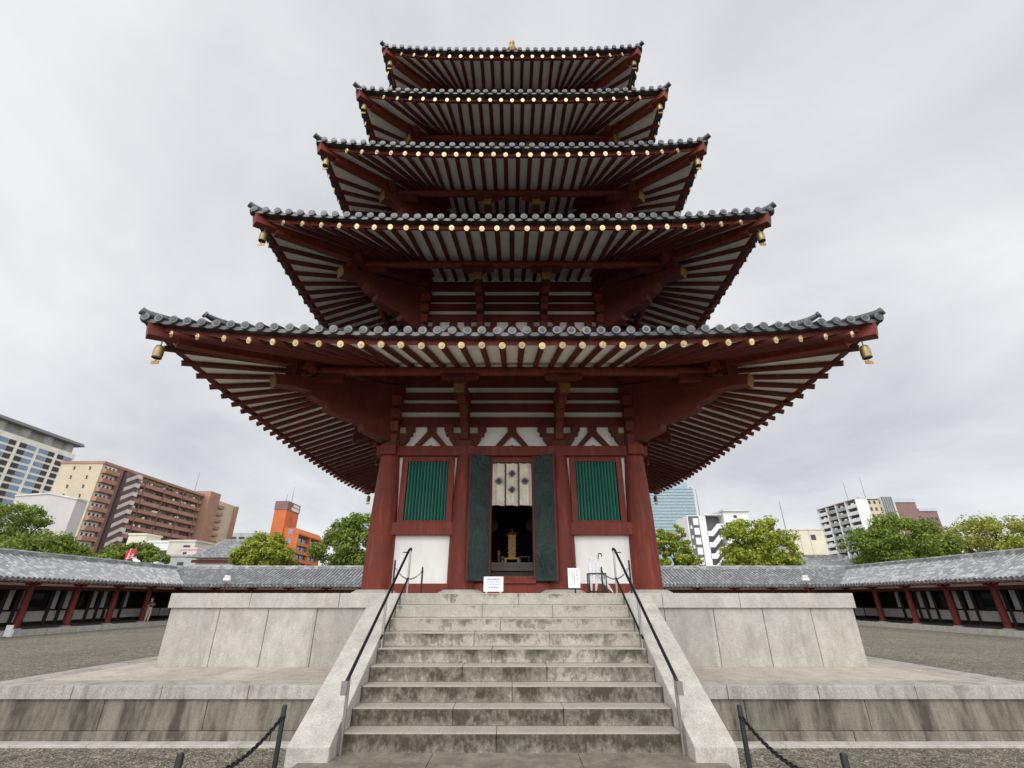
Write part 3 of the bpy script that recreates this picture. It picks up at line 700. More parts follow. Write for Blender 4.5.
# ------------------------------------------------------------ chain posts
def post(loc, h, r, lb, grp, tilt=0):
    m = MB(); x, y, z = loc; m.tube([(x, y, z), (x, y, z + h - .012), (x, y, z + h)], [r, r, r * .7], 14); m.lathe((x, y, z), [(r * 2.6, 0), (r * 2.6, .01), (r * 1.1, .014)], 14); m.tube([(x, y, z + h - .1), (x, y + .0, z + h - .085)], r * 1.25, 12)
    return lone(m, 'chain_post', BLACK, loc, lb, 'chain post', grp)
def chain(a, b, sag, lb, link=.045, r=.0065):
    m = MB(); a = Vector(a); b = Vector(b); n = int((b - a).length * 1.08 / link * 1.25) + 2
    pt = lambda t: a + (b - a) * t - Vector((0, 0, sag * 4 * t * (1 - t)))
    for i in range(n):
        t0, t1 = i / n, (i + 1) / n; p = (pt(t0) + pt(t1)) / 2; d = (pt(t1) - pt(t0)).normalized(); side = d.cross(Vector((0, 0, 1))).normalized()
        if i % 2: side = side.cross(d)
        m.tube([p + d * (link * .62 * cos(q * pi / 4)) + side * (link * .34 * sin(q * pi / 4)) for q in range(8)], r, 5, 0, True, False, True)
    return lone(m, 'chain', BLACK, tuple((a + b) / 2), lb, 'chain')
g1 = 'black chain posts beside the stone path'
for s, nm in ((-1, 'left'), (1, 'right')):
    X = s * 2.02
    post((X, 4.67, 0), .75, .021, 'black chain post near the foot of the %s stair cheek wall' % nm, g1); post((X, 3.32, 0), .75, .021, 'short looking black chain post at the bottom %s of the picture, its foot cut off' % nm, g1)
    chain((X, 4.65, .66), (X, 3.34, .62), .13, 'black link chain sagging between the two posts %s of the lower steps' % nm)
    xa, xb = s * 2.33, s * 1.80
    post((xa, 9.35, PZ), .62, .018, 'thin black post on the platform beside the %s corner column of the pagoda' % nm, 'thin black posts on the platform'); post((xb, 9.5, PZ), .50, .018, 'short thin black post before the white wall inside the %s handrail' % nm, 'thin black posts on the platform')
    chain((xa, 9.36, PZ + .5), (xb, 9.49, PZ + .42), .19, 'thin black chain hung before the white wall panel on the %s of the door' % nm, .036, .0045)

# ------------------------------------------------------------ signs, umbrellas
rg = random.Random(5)
sg = thing('notice_board', (-.34, 8.75, PZ), 'small white landscape notice board standing at the top of the steps', 'sign')
m = MB(); m.box(-.52, -.16, 8.77, 8.785, PZ + .03, PZ + .285); m.build('board', PAPER, sg, .003)
m = MB(); m.box(-.49, -.45, 8.785, 8.86, PZ, PZ + .2); m.box(-.23, -.19, 8.785, 8.86, PZ, PZ + .2); m.build('stand', STEEL, sg)
def glyphs(mb, x0, x1, y, z0, z1, n, rnd):
    w = (x1 - x0) / n
    for i in range(n):
        a = x0 + i * w + w * .1; b = a + w * .78; h = z1 - z0
        for q in range(3): zz = z0 + h * (.12 + .36 * q); mb.box(a + w * .1 * rnd.random(), b - w * .15 * rnd.random(), y - .002, y, zz, zz + h * .12)
        for q in (.25, .62): mb.box(a + w * q, a + w * q + w * .09, y - .0024, y - .0004, z0 + h * .1 * rnd.random(), z1 - h * .15 * rnd.random())
m = MB(); glyphs(m, -.47, -.21, 8.769, PZ + .225, PZ + .255, 10, rg); glyphs(m, -.43, -.24, 8.769, PZ + .085, PZ + .115, 6, rg); m.build('lettering', INK, sg)
m = MB(); glyphs(m, -.48, -.2, 8.769, PZ + .185, PZ + .208, 13, rg); glyphs(m, -.48, -.2, 8.769, PZ + .145, PZ + .168, 13, rg); m.build('lettering', INKB, sg)
s2 = thing('notice_board', (1.2, 9.3, PZ), 'narrow white upright notice with black vertical writing beside the umbrella stand', 'sign')
m = MB(); m.box(1.085, 1.315, 9.2, 9.215, PZ + .10, PZ + .46); m.build('board', PAPER, s2, .003)
m = MB(); m.tube([(1.22, 9.235, PZ), (1.22, 9.235, PZ + .3)], .016, 8); m.box(1.12, 1.32, 9.2, 9.3, PZ, PZ + .012); m.build('stand', BLACK, s2)
m = MB()
for x, z0, n, w in ((1.262, PZ + .22, 3, .034), (1.205, PZ + .15, 9, .020), (1.168, PZ + .15, 7, .020), (1.125, PZ + .26, 5, .018)):
    for i in range(n):
        st_ = w * (2.0 if n == 3 else 1.25); zz = PZ + .425 - i * st_ - (0 if n != 3 else .01)
        glyphs(m, x - w / 2, x + w / 2, 9.199, zz - w, zz, 1, rg)
m.build('lettering', INK, s2)
us = thing('umbrella_stand', (1.83, 10.1, PZ), 'black metal umbrella stand before the white wall panel right of the door', 'umbrella stand')
ux0, ux1, uy0, uy1 = 1.62, 1.98, 10.0, 10.2
for z in (PZ + .40, PZ + .05):
    m = MB(); m.tube([(ux0, uy0, z), (ux1, uy0, z), (ux1, uy1, z), (ux0, uy1, z)], .012, 8, 0, False, False, True); m.tube([(1.8, uy0, z), (1.8, uy1, z)], .01, 8); m.build('frame', BLACK, us)
for x in (ux0, ux1):
    for y in (uy0, uy1): m = MB(); m.tube([(x, y, PZ), (x, y, PZ + .41)], .013, 8); m.build('leg', BLACK, us)
for x, y, lean, mt, hk, lb in ((1.67, 10.06, .0, VINYL, LAMPW, 'folded clear plastic umbrella with pale hook handle in the stand'), (1.83, 10.1, .03, VINYL, BLACK, 'folded clear plastic umbrella with black hook handle in the stand'), (1.92, 10.14, -.10, VINYL, LAMPW, 'folded clear umbrella leaning out low at the right end of the stand')):
    h = .86 if lean >= 0 else .5
    u = thing('umbrella', (x, y, PZ + .02), lb, 'umbrella', 'umbrellas in the stand')
    bx = x - lean * 2.2 if lean >= 0 else x + .22; L0 = Vector((bx, y, PZ + .02)); L1 = Vector((x + lean, y, PZ + h * .84)); pt = lambda t: L0 + (L1 - L0) * t
    m = MB(); m.tube([pt(.04), pt(.3), pt(.62), pt(.86), pt(.9)], [.012, .034, .044, .03, .014], 10); m.build('canopy', mt, u)
    m = MB(); m.tube([pt(0), pt(1.0)], .006, 6); m.build('shaft', STEEL, u)
    m = MB(); m.tube([pt(.98), pt(1.08)] + [pt(1.08) + Vector((.035 - .035 * cos(q * pi / 6), 0, .04 * sin(q * pi / 6))) for q in range(1, 7)] + [pt(1.08) + Vector((.07, 0, -.03))], .011, 8); m.build('handle', hk, u)

# ------------------------------------------------------------ corridor round the court
CXL, CYB = 28.5, 40.9
def zc_(t):
    u = abs(t + 2.1) / 3.7; return 4.12 - 1.46 * (u * .86 + .14 * (2 * u - u * u))
def corridor(kind, label):
    if kind == 'left': M = lambda s, t, z: (-CXL + t, s, z); s0, s1 = lambda t: 2.0, lambda t: CYB - t
    elif kind == 'right': M = lambda s, t, z: (CXL - t, s, z); s0, s1 = lambda t: 2.0, lambda t: CYB - t
    else: M = lambda s, t, z: (s, CYB - t, z); s0, s1 = lambda t: -CXL + t, lambda t: CXL - t
    e = thing('roofed_corridor', M((s0(0) + s1(0)) / 2, -1.5, 0), label, 'corridor', 'tiled corridors round the court')
    R = random.Random(len(kind))
    rf = MB()
    ts = [1.6 - 3.7 * q / 6 for q in range(7)]
    for side in (0, 1):
        tt = ts if side == 0 else [-4.2 - t for t in ts]
        rf.grid([[M(s0(t), t, zc_(t)), M(s1(t), t, zc_(t))] for t in tt], 2)
    pit = .30; n = int((s1(-5.8) - s0(-5.8)) / pit)
    for j in range(n):
        s = s0(-5.8) + pit * (j + .5)
        for side in (0, 1):
            tmax = min(1.6, CYB - s if kind != 'back' else min(s + CXL, CXL - s))
            if side == 0:
                if tmax < -2.0: continue
                t0 = tmax
            else:
                t0 = -5.8
                if tmax < -5.7: continue
            te = -2.1 if side == 0 else min(-2.1, tmax)
            q_ = [t0 + (te - t0) * q / 4 for q in range(5)]
            rf.tube([M(s, t, zc_(t) + .02) for t in q_], .078, 7, 0, True)
            if side == 0 and tmax >= 1.6:
                rf.tube([M(s, 1.6, zc_(1.6) + .02), M(s, 1.63, zc_(1.6) + .02)], .085, 10, 1, False)
    rf.grid([[M(s0(1.6), 1.6, 2.56), M(s1(1.6), 1.6, 2.56)], [M(s0(1.6), 1.61, 2.67), M(s1(1.6), 1.61, 2.67)]], 0)
    ro = rf.build('roof', [TILEC, TCAP, TILEB], e)
    m = MB(); t = -2.1; m.beam(M(s0(t), t, 4.2), M(s1(t), t, 4.2), .3, .2); m.tube([M(s0(t), t, 4.33), M(s1(t), t, 4.33)], .1, 10); m.build('ridge', TILEC, ro)
    sf = MB()
    sf.grid([[M(s0(t), t, zc_(t) - .17), M(s1(t), t, zc_(t) - .17)] for t in (1.56, -.3, -2.1)], 0); sf.grid([[M(s0(t), t, zc_(t) - .17), M(s1(t), t, zc_(t) - .17)] for t in (-2.1, -5.7)], 0)
    sf.build('soffit', WHITE, ro)
    rr = MB(); j = 0; s = s0(1.6) + .2
    while s < s1(1.6) - .1:
        rr.beam(M(s, 1.58, zc_(1.58) - .20), M(s, -2.0, zc_(-2.0) - .20), .09, .11); rr.beam(M(s, -2.2, zc_(-2.2) - .22), M(s, -3.7, zc_(-3.7) - .22), .09, .11); s += .34
    rr.build('rafter', RED, ro, kind='stuff')
    m = MB(); m.beam(M(s0(1.5), 1.42, zc_(1.42) - .125), M(s1(1.5), 1.42, zc_(1.42) - .125), .16, .06); m.build('fascia', RED, ro)
    # columns
    ss = [CYB - 3.13 * q for q in range(1, 13)] if kind != 'back' else [-CXL + 3.1667 * q for q in range(0, 19)]
    cproto = None
    for s in ss:
        p = M(s, 0, 0)
        if cproto is None:
            m = MB(); m.lathe(p, [(.19, .05), (.19, .6), (.175, 1.6), (.155, 2.4), (.155, 2.44)], 18); cproto = m.build('column', RED, e)
            b = MB(); b.lathe(p, [(.30, -.05), (.29, .03), (.24, .06)], 18); bo = b.build('base_stone', ST_LIGHT, cproto); sp0 = Vector(p)
            br = MB(); br.beam(M(s - .42, 0, 2.44), M(s + .42, 0, 2.44), .2, .12); br.beam(M(s, -.35, 2.44), M(s, .45, 2.44), .18, .119); bro = br.build('bracket', RED, cproto)
        else:
            c = cproto.copy(); COL.link(c); c.parent = e; c.location = Vector(p) - sp0
            for ch in (bo, bro): d = ch.copy(); COL.link(d); d.parent = c
    m = MB(); m.beam(M(s0(0), 0, 2.24), M(s1(0), 0, 2.24), .16, .20); m.beam(M(s0(0), 0, 2.57), M(s1(0), 0, 2.57), .18, .16); m.build('tie_beam', REDD, e)
    m = MB(); m.beam(M(s0(-.02), -.02, 2.42), M(s1(-.02), -.02, 2.42), .08, .16); m.build('plaster_band', WHITE, e)
    # inner wall
    tw = -3.7
    m = MB(); m.beam(M(s0(tw), tw - .08, .1), M(s1(tw), tw - .08, .1), .2, .25); m.beam(M(s0(tw), tw - .08, .93), M(s1(tw), tw - .08, .93), .2, .12); m.beam(M(s0(tw), tw - .08, 2.25), M(s1(tw), tw - .08, 2.25), .2, .2)
    m.build('wall_rail', DARKW, e)
    pw = MB(); gl = []; pd = MB()
    sq = ss if kind != 'back' else ss
    pw.beam(M(s0(tw), tw - .08, .55), M(s1(tw), tw - .08, .55), .06, .64)
    pw.beam(M(s0(tw), tw - .08, 2.62), M(s1(tw), tw - .08, 2.62), .06, .54)
    pproto = None
    for s in sq:
        a, b = s + .12, s + 3.02
        for x in (a - .1, a + .62, b - .72):
            if pproto is None: pd.beam(M(x, tw, .0), M(x, tw, 2.3), .16, .2, 0, (1, 1, 0)); pproto = pd.build('wall_post', DARKW, e); pp0 = Vector(M(x, tw, 0))
            else: c = pproto.copy(); COL.link(c); c.parent = e; c.location = Vector(M(x, tw, 0)) - pp0
        for x0, x1 in ((a + .15, a + .5), (b - .62, b - .2)): pw.beam(M(x0, tw - .06, 1.58), M(x1, tw - .06, 1.58), .05, 1.18)
        x0, x1 = a + .72, b - .82
        f = MB(); f.beam(M(x0, tw - .1, 1.58), M(x1, tw - .1, 1.58), .03, 1.2); f.build('window', GLASS, e)
    pw.build('wall_panel', WHITE, e)
    m = MB(); m.beam(M(s0(tw - .3), tw - .24, 1.4), M(s1(tw - .3), tw - .24, 1.4), .06, 3.0); m.build('outer_wall', DARKR, e)
    m = MB(); m.hexa([M(s0(1.3), 1.3, -.1), M(s1(1.3), 1.3, -.1), M(s1(-3.9), -3.9, -.1), M(s0(-3.9), -3.9, -.1), M(s0(1.3), 1.3, .0), M(s1(1.3), 1.3, .0), M(s1(-3.9), -3.9, .0), M(s0(-3.9), -3.9, .0)]); m.build('floor', plain('corridor_paving', (.16, .15, .135), .8), e)
    kb = MB(); s = s0(1.65)
    while s < s1(1.65) - .1: q = min(s + 1.9, s1(1.65)); kb.beam(M(s + .02, 1.475, -.115), M(q - .02, 1.475, -.115), .36, .33); s = q
    kb.build('kerb', ST_LIGHT, e)
corridor('left', 'long tiled corridor with red columns along the left side of the court')
corridor('right', 'long tiled corridor with red columns along the right side of the court')
corridor('back', 'tiled corridor seen end on behind the pagoda between the two side corridors')
for x, lb in ((-23.3, 'small white floodlight on a pole before the back corridor roof, left of the pagoda'), (24.0, 'small white floodlight on a pole before the back corridor roof, right of the pagoda')):
    t = thing('floodlight', (x, 38.9, -.25), lb, 'floodlight', 'floodlights before the back corridor')
    m = MB(); m.tube([(x, 38.9, -.25), (x, 38.9, 2.95)], .035, 8); m.build('pole', REDD, t)
    m = MB(); m.box(x - .27, x + .27, 38.78, 39.0, 3.0, 3.22); m.box(x - .2, x + .2, 38.8, 39.0, 3.24, 3.4); m.tube([(x, 38.9, 2.93), (x, 38.9, 3.0)], .06, 8); m.build('lamp_head', LAMPW, t, .02)
m = MB(); m.box(-26.80, -26.45, 26.2, 26.24, -.2, .34); m.box(-26.66, -26.6, 26.24, 26.5, -.24, .1)
lone(m, 'white_board', PAPER, (-26.85, 26.22, -.24), 'small white board standing at the kerb below the nearest left corridor column', 'sign')

# ------------------------------------------------------------ person in the left corridor
def skin_mesh(name, joints, edges, mat, parent, sub=1):
    me = bpy.data.meshes.new(name); o0 = wloc(parent)
    me.from_pydata([(x, y, z) for x, y, z, r in joints], edges, []); o = bpy.data.objects.new(name, me); COL.link(o); o.parent = parent
    sk = o.modifiers.new('skin', 'SKIN'); 
    for i, j in enumerate(joints): me.skin_vertices[0].data[i].radius = (j[3], j[3] * .85)
    me.skin_vertices[0].data[0].use_root = True
    ss = o.modifiers.new('sub', 'SUBSURF'); ss.levels = ss.render_levels = sub
    me.materials.append(mat); return o
def person(loc, rz, lb):
    t = thing('person', loc, lb, 'person'); t.rotation_euler = (0, 0, rz)
    J = [(0, 0, .92, .13), (0, .0, 1.12, .125), (0, 0, 1.34, .14), (0, -.01, 1.44, .06), (0, -.02, 1.50, .055), (0, -.03, 1.585, .095), (0, -.03, 1.68, .085)]
    E = [(i, i + 1) for i in range(6)]
    for s in (-1, 1):
        b = len(J); J += [(s * .17, 0, 1.38, .062), (s * .23, -.05, 1.14, .045), (s * .10, -.28, 1.24, .034), (s * .05, -.36, 1.28, .035)]; E += [(2, b), (b, b + 1), (b + 1, b + 2), (b + 2, b + 3)]
        b = len(J); J += [(s * .09, 0, .86, .09), (s * .10, -.02, .48, .062), (s * .10, .02, .09, .045), (s * .10, -.10, .04, .04)]; E += [(0, b), (b, b + 1), (b + 1, b + 2), (b + 2, b + 3)]
    skin_mesh('body', J, E, SKIN, t)
    J = [(0, 0, .98, .155), (0, 0, 1.14, .15), (0, 0, 1.33, .16), (0, -.005, 1.43, .085)]; E = [(0, 1), (1, 2), (2, 3)]
    for s in (-1, 1): b = len(J); J += [(s * .17, 0, 1.38, .082), (s * .225, -.045, 1.17, .066)]; E += [(2, b), (b, b + 1)]
    skin_mesh('shirt', J, E, SHIRT, t)
    J = [(0, 0, .95, .15)]; E = []
    for s in (-1, 1): b = len(J); J += [(s * .09, 0, .84, .105), (s * .10, -.02, .48, .08), (s * .10, .015, .12, .066)]; E += [(0, b), (b, b + 1), (b + 1, b + 2)]
    skin_mesh('trousers', J, E, TROUS, t)
    m = MB(); 
    rows = []
    for i in range(6):
        ph = pi * .55 * i / 5; rows.append([(.1 * sin(ph) * cos(q * pi / 6), -.015 + .112 * sin(ph) * sin(q * pi / 6), 1.655 + .11 * cos(ph)) for q in range(13)])
    m.grid(rows, 0, True); o = m.build('hair', HAIR, None); o.parent = t
    return t
person((-27.45, 36.9, .0), radians(70), 'person in black shirt and beige trousers standing by a left corridor column')

# ------------------------------------------------------------ trees
def tree(loc, W, H, trunk, mats, lb, seed, n=7000, leafs=.30, open_=0.0, base=.22, grp='trees beyond the corridor roofs'):
    R = random.Random(seed); x, y, z = loc; t = thing('tree', loc, lb, 'tree', grp)
    m = MB(); hx = H * base; tips = []
    pts = [(x, y, z)]; lean = R.uniform(-.3, .3)
    for q in range(1, 4): pts.append((x + lean * q / 3 + R.uniform(-.1, .1), y, z + hx * q / 3))
    m.tube(pts, [trunk, trunk * .85, trunk * .75, trunk * .7], 9)
    fork = Vector(pts[-1]); nl = R.randint(5, 7)
    for b in range(nl):
        a = 2 * pi * b / nl + R.uniform(-.3, .3); rr = W / 2 * R.uniform(.55, .85); top = Vector((x + rr * cos(a), y + rr * .9 * sin(a), z + H * R.uniform(.5, .9)))
        mid = fork.lerp(top, .5) + Vector((0, 0, -.04 * H)); m.tube([fork, fork.lerp(mid, .5), mid, mid.lerp(top, .5), top], [trunk * .5, trunk * .4, trunk * .3, trunk * .2, trunk * .06], 6); tips.append(top)
        for c in range(3):
            f = R.uniform(.35, .9); p0 = mid.lerp(top, f - .3 if f > .3 else 0); p1 = p0 + Vector((R.uniform(-1, 1) * W * .2, R.uniform(-1, 1) * W * .2, R.uniform(.05, .2) * H)); m.tube([p0, p0.lerp(p1, .5) + Vector((0, 0, .1)), p1], [trunk * .2, trunk * .12, trunk * .04], 5); tips.append(p1)
    m.build('trunk', BARK, t)
    cr = MB(); clumps = []
    nc = int(44 + W * 8 * (1 - open_ * .6)); cz = z + H * (base + 1) / 2 + H * .02; rz = H * (1 - base) / 2
    for i in range(nc):
        while True:
            u = Vector((R.uniform(-1, 1), R.uniform(-1, 1), R.uniform(-1, 1)))
            if .25 < u.length < 1: break
        u = u.normalized() * (u.length ** .45)
        if u.z < -.55: u.z *= .7
        k = 1 + .2 * sin(3 * atan2(u.y, u.x) + seed) * (1 - abs(u.z)) + .12 * sin(5 * u.z + seed)
        clumps.append((Vector((x + u.x * W / 2 * k * .86, y + u.y * W / 2 * k * .86, cz + u.z * rz * .88)), W * R.uniform(.065, .145) * (1 - open_ * .2)))
    clumps += [(p, W * R.uniform(.07, .12)) for p in tips]
    per = int(n * 2.4) // len(clumps)
    for c, r in clumps:
        for _ in range(per):
            d = Vector((R.gauss(0, 1), R.gauss(0, 1), R.gauss(0, 1))).normalized() * (R.random() ** .4) * r; d.z *= .72
            p = c + d; nrm = (d.normalized() + Vector((R.uniform(-.7, .7), R.uniform(-.7, .7), R.uniform(-.2, .9)))).normalized()
            a = nrm.orthogonal().normalized(); a = Matrix.Rotation(R.uniform(0, 6.28), 3, nrm) @ a; b = nrm.cross(a); l = leafs * R.uniform(.6, 1.3); w = l * .6
            cr.add([p - a * l * .5, p + b * w * .5, p + a * l * .5, p - b * w * .5], [(0, 1, 2, 3)])
    cr.build('crown', mats, t); return t
tree((-62.0, 55, 0), 10.6, 13.0, .5, LEAF_G, 'large broad green tree before the cream tower with its branches showing', 11, 9000, open_=.5)
tree((-49.6, 49, 0), 9.0, 8.2, .35, LEAF_G, 'low bushy green tree at the foot of the big spreading tree by the white building', 12, 6500)
tree((-58, 48.5, 0), 9.5, 8.6, .35, LEAF_G, 'low bushy green tree at the far left edge over the corridor roof', 22, 6500)
tree((-42.4, 52, 0), 6.4, 7.8, .3, LEAF_G, 'small green tree behind the red banner', 13, 5500)
tree((-28.7, 54, 0), 6.8, 8.9, .35, LEAF_Y, 'round yellow green tree before the orange building', 14, 8000)
tree((-18.2, 54, 0), 8.4, 11.0, .45, LEAF_G, 'dense green tree directly left of the pagoda column', 15, 9500)
tree((18.8, 54, 0), 5.4, 10.2, .3, LEAF_Y, 'thin sparse yellow green tree close to the right pagoda column', 16, 4200, open_=.8)
tree((28.6, 54, 0), 8.4, 10.7, .4, LEAF_Y, 'bright yellow green tree before the white building with outside stairs', 17, 8000, open_=.3)
tree((24.3, 49, 0), 3.6, 6.7, .2, LEAF_Y, 'low leafy shrub like tree between the two yellow green trees right of the pagoda', 18, 3000)
tree((45.8, 54.5, 0), 10.6, 10.8, .5, LEAF_G, 'wide dome shaped dense green tree before the white balcony block', 19, 13000)
tree((57.4, 55, 0), 11.6, 11.0, .45, LEAF_B, 'airy tan and green tree with dark bare limbs at the right edge', 20, 5000, open_=.9, base=.3)
tree((56.5, 50.5, 0), 9, 7.9, .3, LEAF_Y, 'low yellowish tree under the airy tan tree at the right edge', 21, 5500, open_=.3)

# ------------------------------------------------------------ town behind
CONC = plain('pale_concrete', (.55, .54, .51), .8, 0, .1, .3); CREAM = plain('cream_wall', (.50, .43, .31), .8, 0, .08, .3); CREAM2 = plain('cream_panel', (.60, .55, .43), .8, 0, .06, .2)
BROWN = plain('brown_tile', (.33, .18, .125), .7, 0, .1, .3); PINK = plain('pinkish_concrete', (.56, .46, .45), .8, 0, .1, .5)
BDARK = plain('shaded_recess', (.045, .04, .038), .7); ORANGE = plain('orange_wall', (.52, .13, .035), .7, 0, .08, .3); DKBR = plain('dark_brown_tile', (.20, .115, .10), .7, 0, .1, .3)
GREYW = plain('grey_concrete', (.33, .34, .33), .8, 0, .15, .3); SLABG = plain('grey_roof_slab', (.15, .155, .16), .6); WH2 = plain('white_render', (.70, .70, .69), .8, 0, .06, .3)
def sc_(k, p): return (p[0] * k, p[1] * k, 1.615 + (p[2] - 1.615) * k)
def rep(proto, parent, locs):
    """proto built at the first loc; linked copies at the rest"""
    for l in locs[1:]:
        c = proto.copy(); COL.link(c); c.parent = parent; c.location = proto.location + Vector(l) - Vector(locs[0])
def antenna(parent, x, y, z0, h, r=.12):
    m = MB(); m.tube([(x, y, z0), (x, y, z0 + h)], [r, r * .5], 6); m.build('antenna', SLABG, parent)
# cream hotel tower far left
X = -214.5; Yn, Yf = 150., 210.; TZ = 67.
b = thing('hotel_tower', (X - 20, 180, GZ), 'cream grid fronted tower with blue glass and a wide flat roof slab', 'building')
HOT = plain('cream_concrete', (.74, .71, .63), .8, 0, .06, .3)
m = MB(); m.box(X - 40, X, Yn, Yf, GZ, TZ); m.build('wall', HOT, b)
m = MB(); m.box(X - 38, X - 2.2, Yn, Yf - 3, TZ + .002, TZ + 4.2)
for q in range(5): m.lathe((X - 3, 165 + q * 10.5, 0), [(2.6, TZ + .002), (2.6, TZ + 4.2)], 20)
m.build('penthouse', GREYW, b)
m = MB(); m.prism([(X - 42, Yn - 4, TZ + 4.2), (X + 1.6, Yn - 4, TZ + 4.2), (X + 1.6, Yf + 1.5, TZ + 4.2), (X - 42, Yf + 4.5, TZ + 4.2)], [(X - 42, Yn - 4, TZ + 5.6), (X + 1, Yn - 4, TZ + 5.6), (X + 1, Yf + 1, TZ + 5.6), (X - 42, Yf + 3.5, TZ + 5.6)]); m.build('roof', SLABG, b)
locd = []; locg = []; mod = 8.7
for q in range(6):
    y0 = Yf - .8 - (q + 1) * mod + .5; flip = q % 2 == 0
    for f in range(12):
        z = TZ - 1.4 - (f + 1) * 3.0
        if q >= 3 and f > 6: continue
        locd.append((X, y0 + (.7 if flip else 4.9), z)); locg.append((X, y0 + (3.6 if flip else .5), z))
x, y, z = locd[0]; m = MB(); m.box(x, x + .25, y, y + 2.7, z, z + 2.0); p = m.build('window', BDARK, b); rep(p, b, locd)
x, y, z = locg[0]; m = MB(); m.box(x, x + .2, y, y + 4.1, z + .1, z + 2.0); p = m.build('glass_panel', BGLASS, b); rep(p, b, locg)
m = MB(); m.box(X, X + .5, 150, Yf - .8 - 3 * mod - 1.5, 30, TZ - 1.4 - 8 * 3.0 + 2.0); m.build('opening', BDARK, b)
for q in range(7): yy = Yf - .8 - q * mod; m = MB(); m.box(X, X + .6, yy - .45, yy + .45, GZ, TZ - .3); m.build('pillar', HOT, b)
# brown apartment block
k = 1.8; X = -135.; Yn = 142.5; Yf = 214.; TZ = 42.8
b = thing('apartment_block', (X - 7, 178, GZ), 'long brown tiled apartment block with rows of balconies and a cream end wall', 'building', None)
m = MB(); m.box(X - 14, X - 1.6, Yn, 201.8, GZ, TZ); m.build('end_wall', CREAM, b)
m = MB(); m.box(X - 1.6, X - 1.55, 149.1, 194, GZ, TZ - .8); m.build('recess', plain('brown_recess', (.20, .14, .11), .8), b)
m = MB(); m.box(X - 14.2, X + .3, Yn - .2, 194.2, TZ + .002, TZ + .9); m.build('parapet', BROWN, b)
loc = [(X, 153, TZ - 3.05 * (f + 1) - .3) for f in range(12)]
x, y, z = loc[0]; m = MB(); m.box(x - 1.5, x, 156.6, 194, z, z + 1.35); p = m.build('balcony', BROWN, b); rep(p, b, loc)
loc = [(X, 158 + q * 2.0, TZ - 3.05 * (f + 1) + 1.05) for f in range(9) for q in range(18) if (q * 7 + f * 5) % 9 < 5][:98]
x, y, z = loc[0]; m = MB(); m.box(x - 1.52, x - 1.45, y, y + 1.1, z, z + 1.35); p = m.build('window', BDARK, b); rep(p, b, loc)
loc = [(X, 161.5 + q * 10, 0) for q in range(4)]; x, y, z = loc[0]; m = MB(); m.tube([(x + .15, y, 0), (x + .15, y, TZ)], .16, 6); p = m.build('downpipe', DKBR, b); rep(p, b, loc)
m = MB(); m.box(X - 12, X + 2.6, 194.4, 201.6, GZ, TZ + 2.6); m.build('lift_tower', BROWN, b)
m = MB(); m.box(X - 12, X + .2, 201.8, 217, GZ, TZ + .4); m.build('rear_wing', CREAM, b)
loc = [(X, 202.5, TZ - 3.05 * (f + 1)) for f in range(11)]; x, y, z = loc[0]; m = MB(); m.box(x + .2, x + 1.5, y, y + 5.6, z, z + 1.3); p = m.build('rear_balcony', BROWN, b); rep(p, b, loc)
m = MB(); m.box(X - 12, X + 1.2, 217, 219.5, GZ, TZ + .2); m.build('end_fin', BROWN, b)
loc = [(X, Yn, TZ - 3.05 * (f + 1) + .1) for f in range(12)]; x, y, z = loc[0]; m = MB(); m.box(X - 1.6, X - .2, Yn, 149, GZ, TZ - .02); m.build('corner_bay', CREAM, b)
m = MB(); m.box(x - .2, x + 1.3, y + .3, 148.4, z, z + 1.4); p = m.build('end_balcony', BROWN, b); rep(p, b, loc)
m = MB(); m.box(x - .2, x - .1, y + .8, y + 5.4, z + 1.2, z + 2.6); p = m.build('end_window', WH2, b); rep(p, b, loc)
for q in range(3):
    loc2 = [(a, c + .9 + q * 1.6, d) for a, c, d in loc]; m = MB(); m.box(x - .12, x - .04, y + .9 + q * 1.6, y + 1.6 + q * 1.6, z + 1.2, z + 2.4); p = m.build('window', BDARK, b); rep(p, b, loc2)
loc = [(X - 4 - 5.2 * (f % 2), Yn, TZ - 3.05 * (f // 2 + 1) + 1) for f in range(16)]; x, y, z = loc[0]; m = MB(); m.box(x - .25, x + .25, y - .06, y, z, z + 1.0); m.box(x - .5, x + .1, y - .08, y, z + .9, z + 1.15); p = m.build('vent', BDARK, b); rep(p, b, loc)
m = MB(); m.box(X - 1.5, X + .6, 148.6, 150.2, GZ, TZ - .2); m.build('pier', DKBR, b)
loc = [(X, 151.0, TZ - 3.05 * f - 3.4) for f in range(12)]; x, y, z = loc[0]
m = MB(); q = [(150.6, z - .9), (154.8, z + 1.7), (154.8, z + 3.0), (150.6, z + .4)]; m.prism([(x + 2.2, a, c) for a, c in q], [(x + 2.4, a, c) for a, c in q]); p = m.build('stair_flight', PINK, b); rep(p, b, loc)
m = MB(); m.box(x, x + 2.5, 154.8, 156.5, z + 1.5, z + 2.9); p = m.build('stair_landing', plain('pale_pink_panel', (.62, .54, .53), .8), b); rep(p, b, loc)
m = MB(); m.box(X - 1.5, X + 1.9, 151.1, 156.3, GZ, TZ - .6); m.build('stair_core', plain('stair_core_brown', (.12, .085, .08), .7), b)
rb_ = random.Random(9)
loc = [(0, 0, 0)] + [(0, rb_.uniform(-1, 1) + 1.95 * rb_.randint(0, 17), -3.05 * rb_.randint(0, 8)) for q in range(34)]
m = MB(); m.box(X - 1.2, X - .6, 158.6, 159.4, TZ - 1.9, TZ - 1.25); p = m.build('air_conditioner', LAMPW, b); rep(p, b, loc)
loc = [(0, 2.0 * q + .9, -3.05 * f) for f in range(9) for q in range(18) if (q * 5 + f * 3) % 7 < 2]
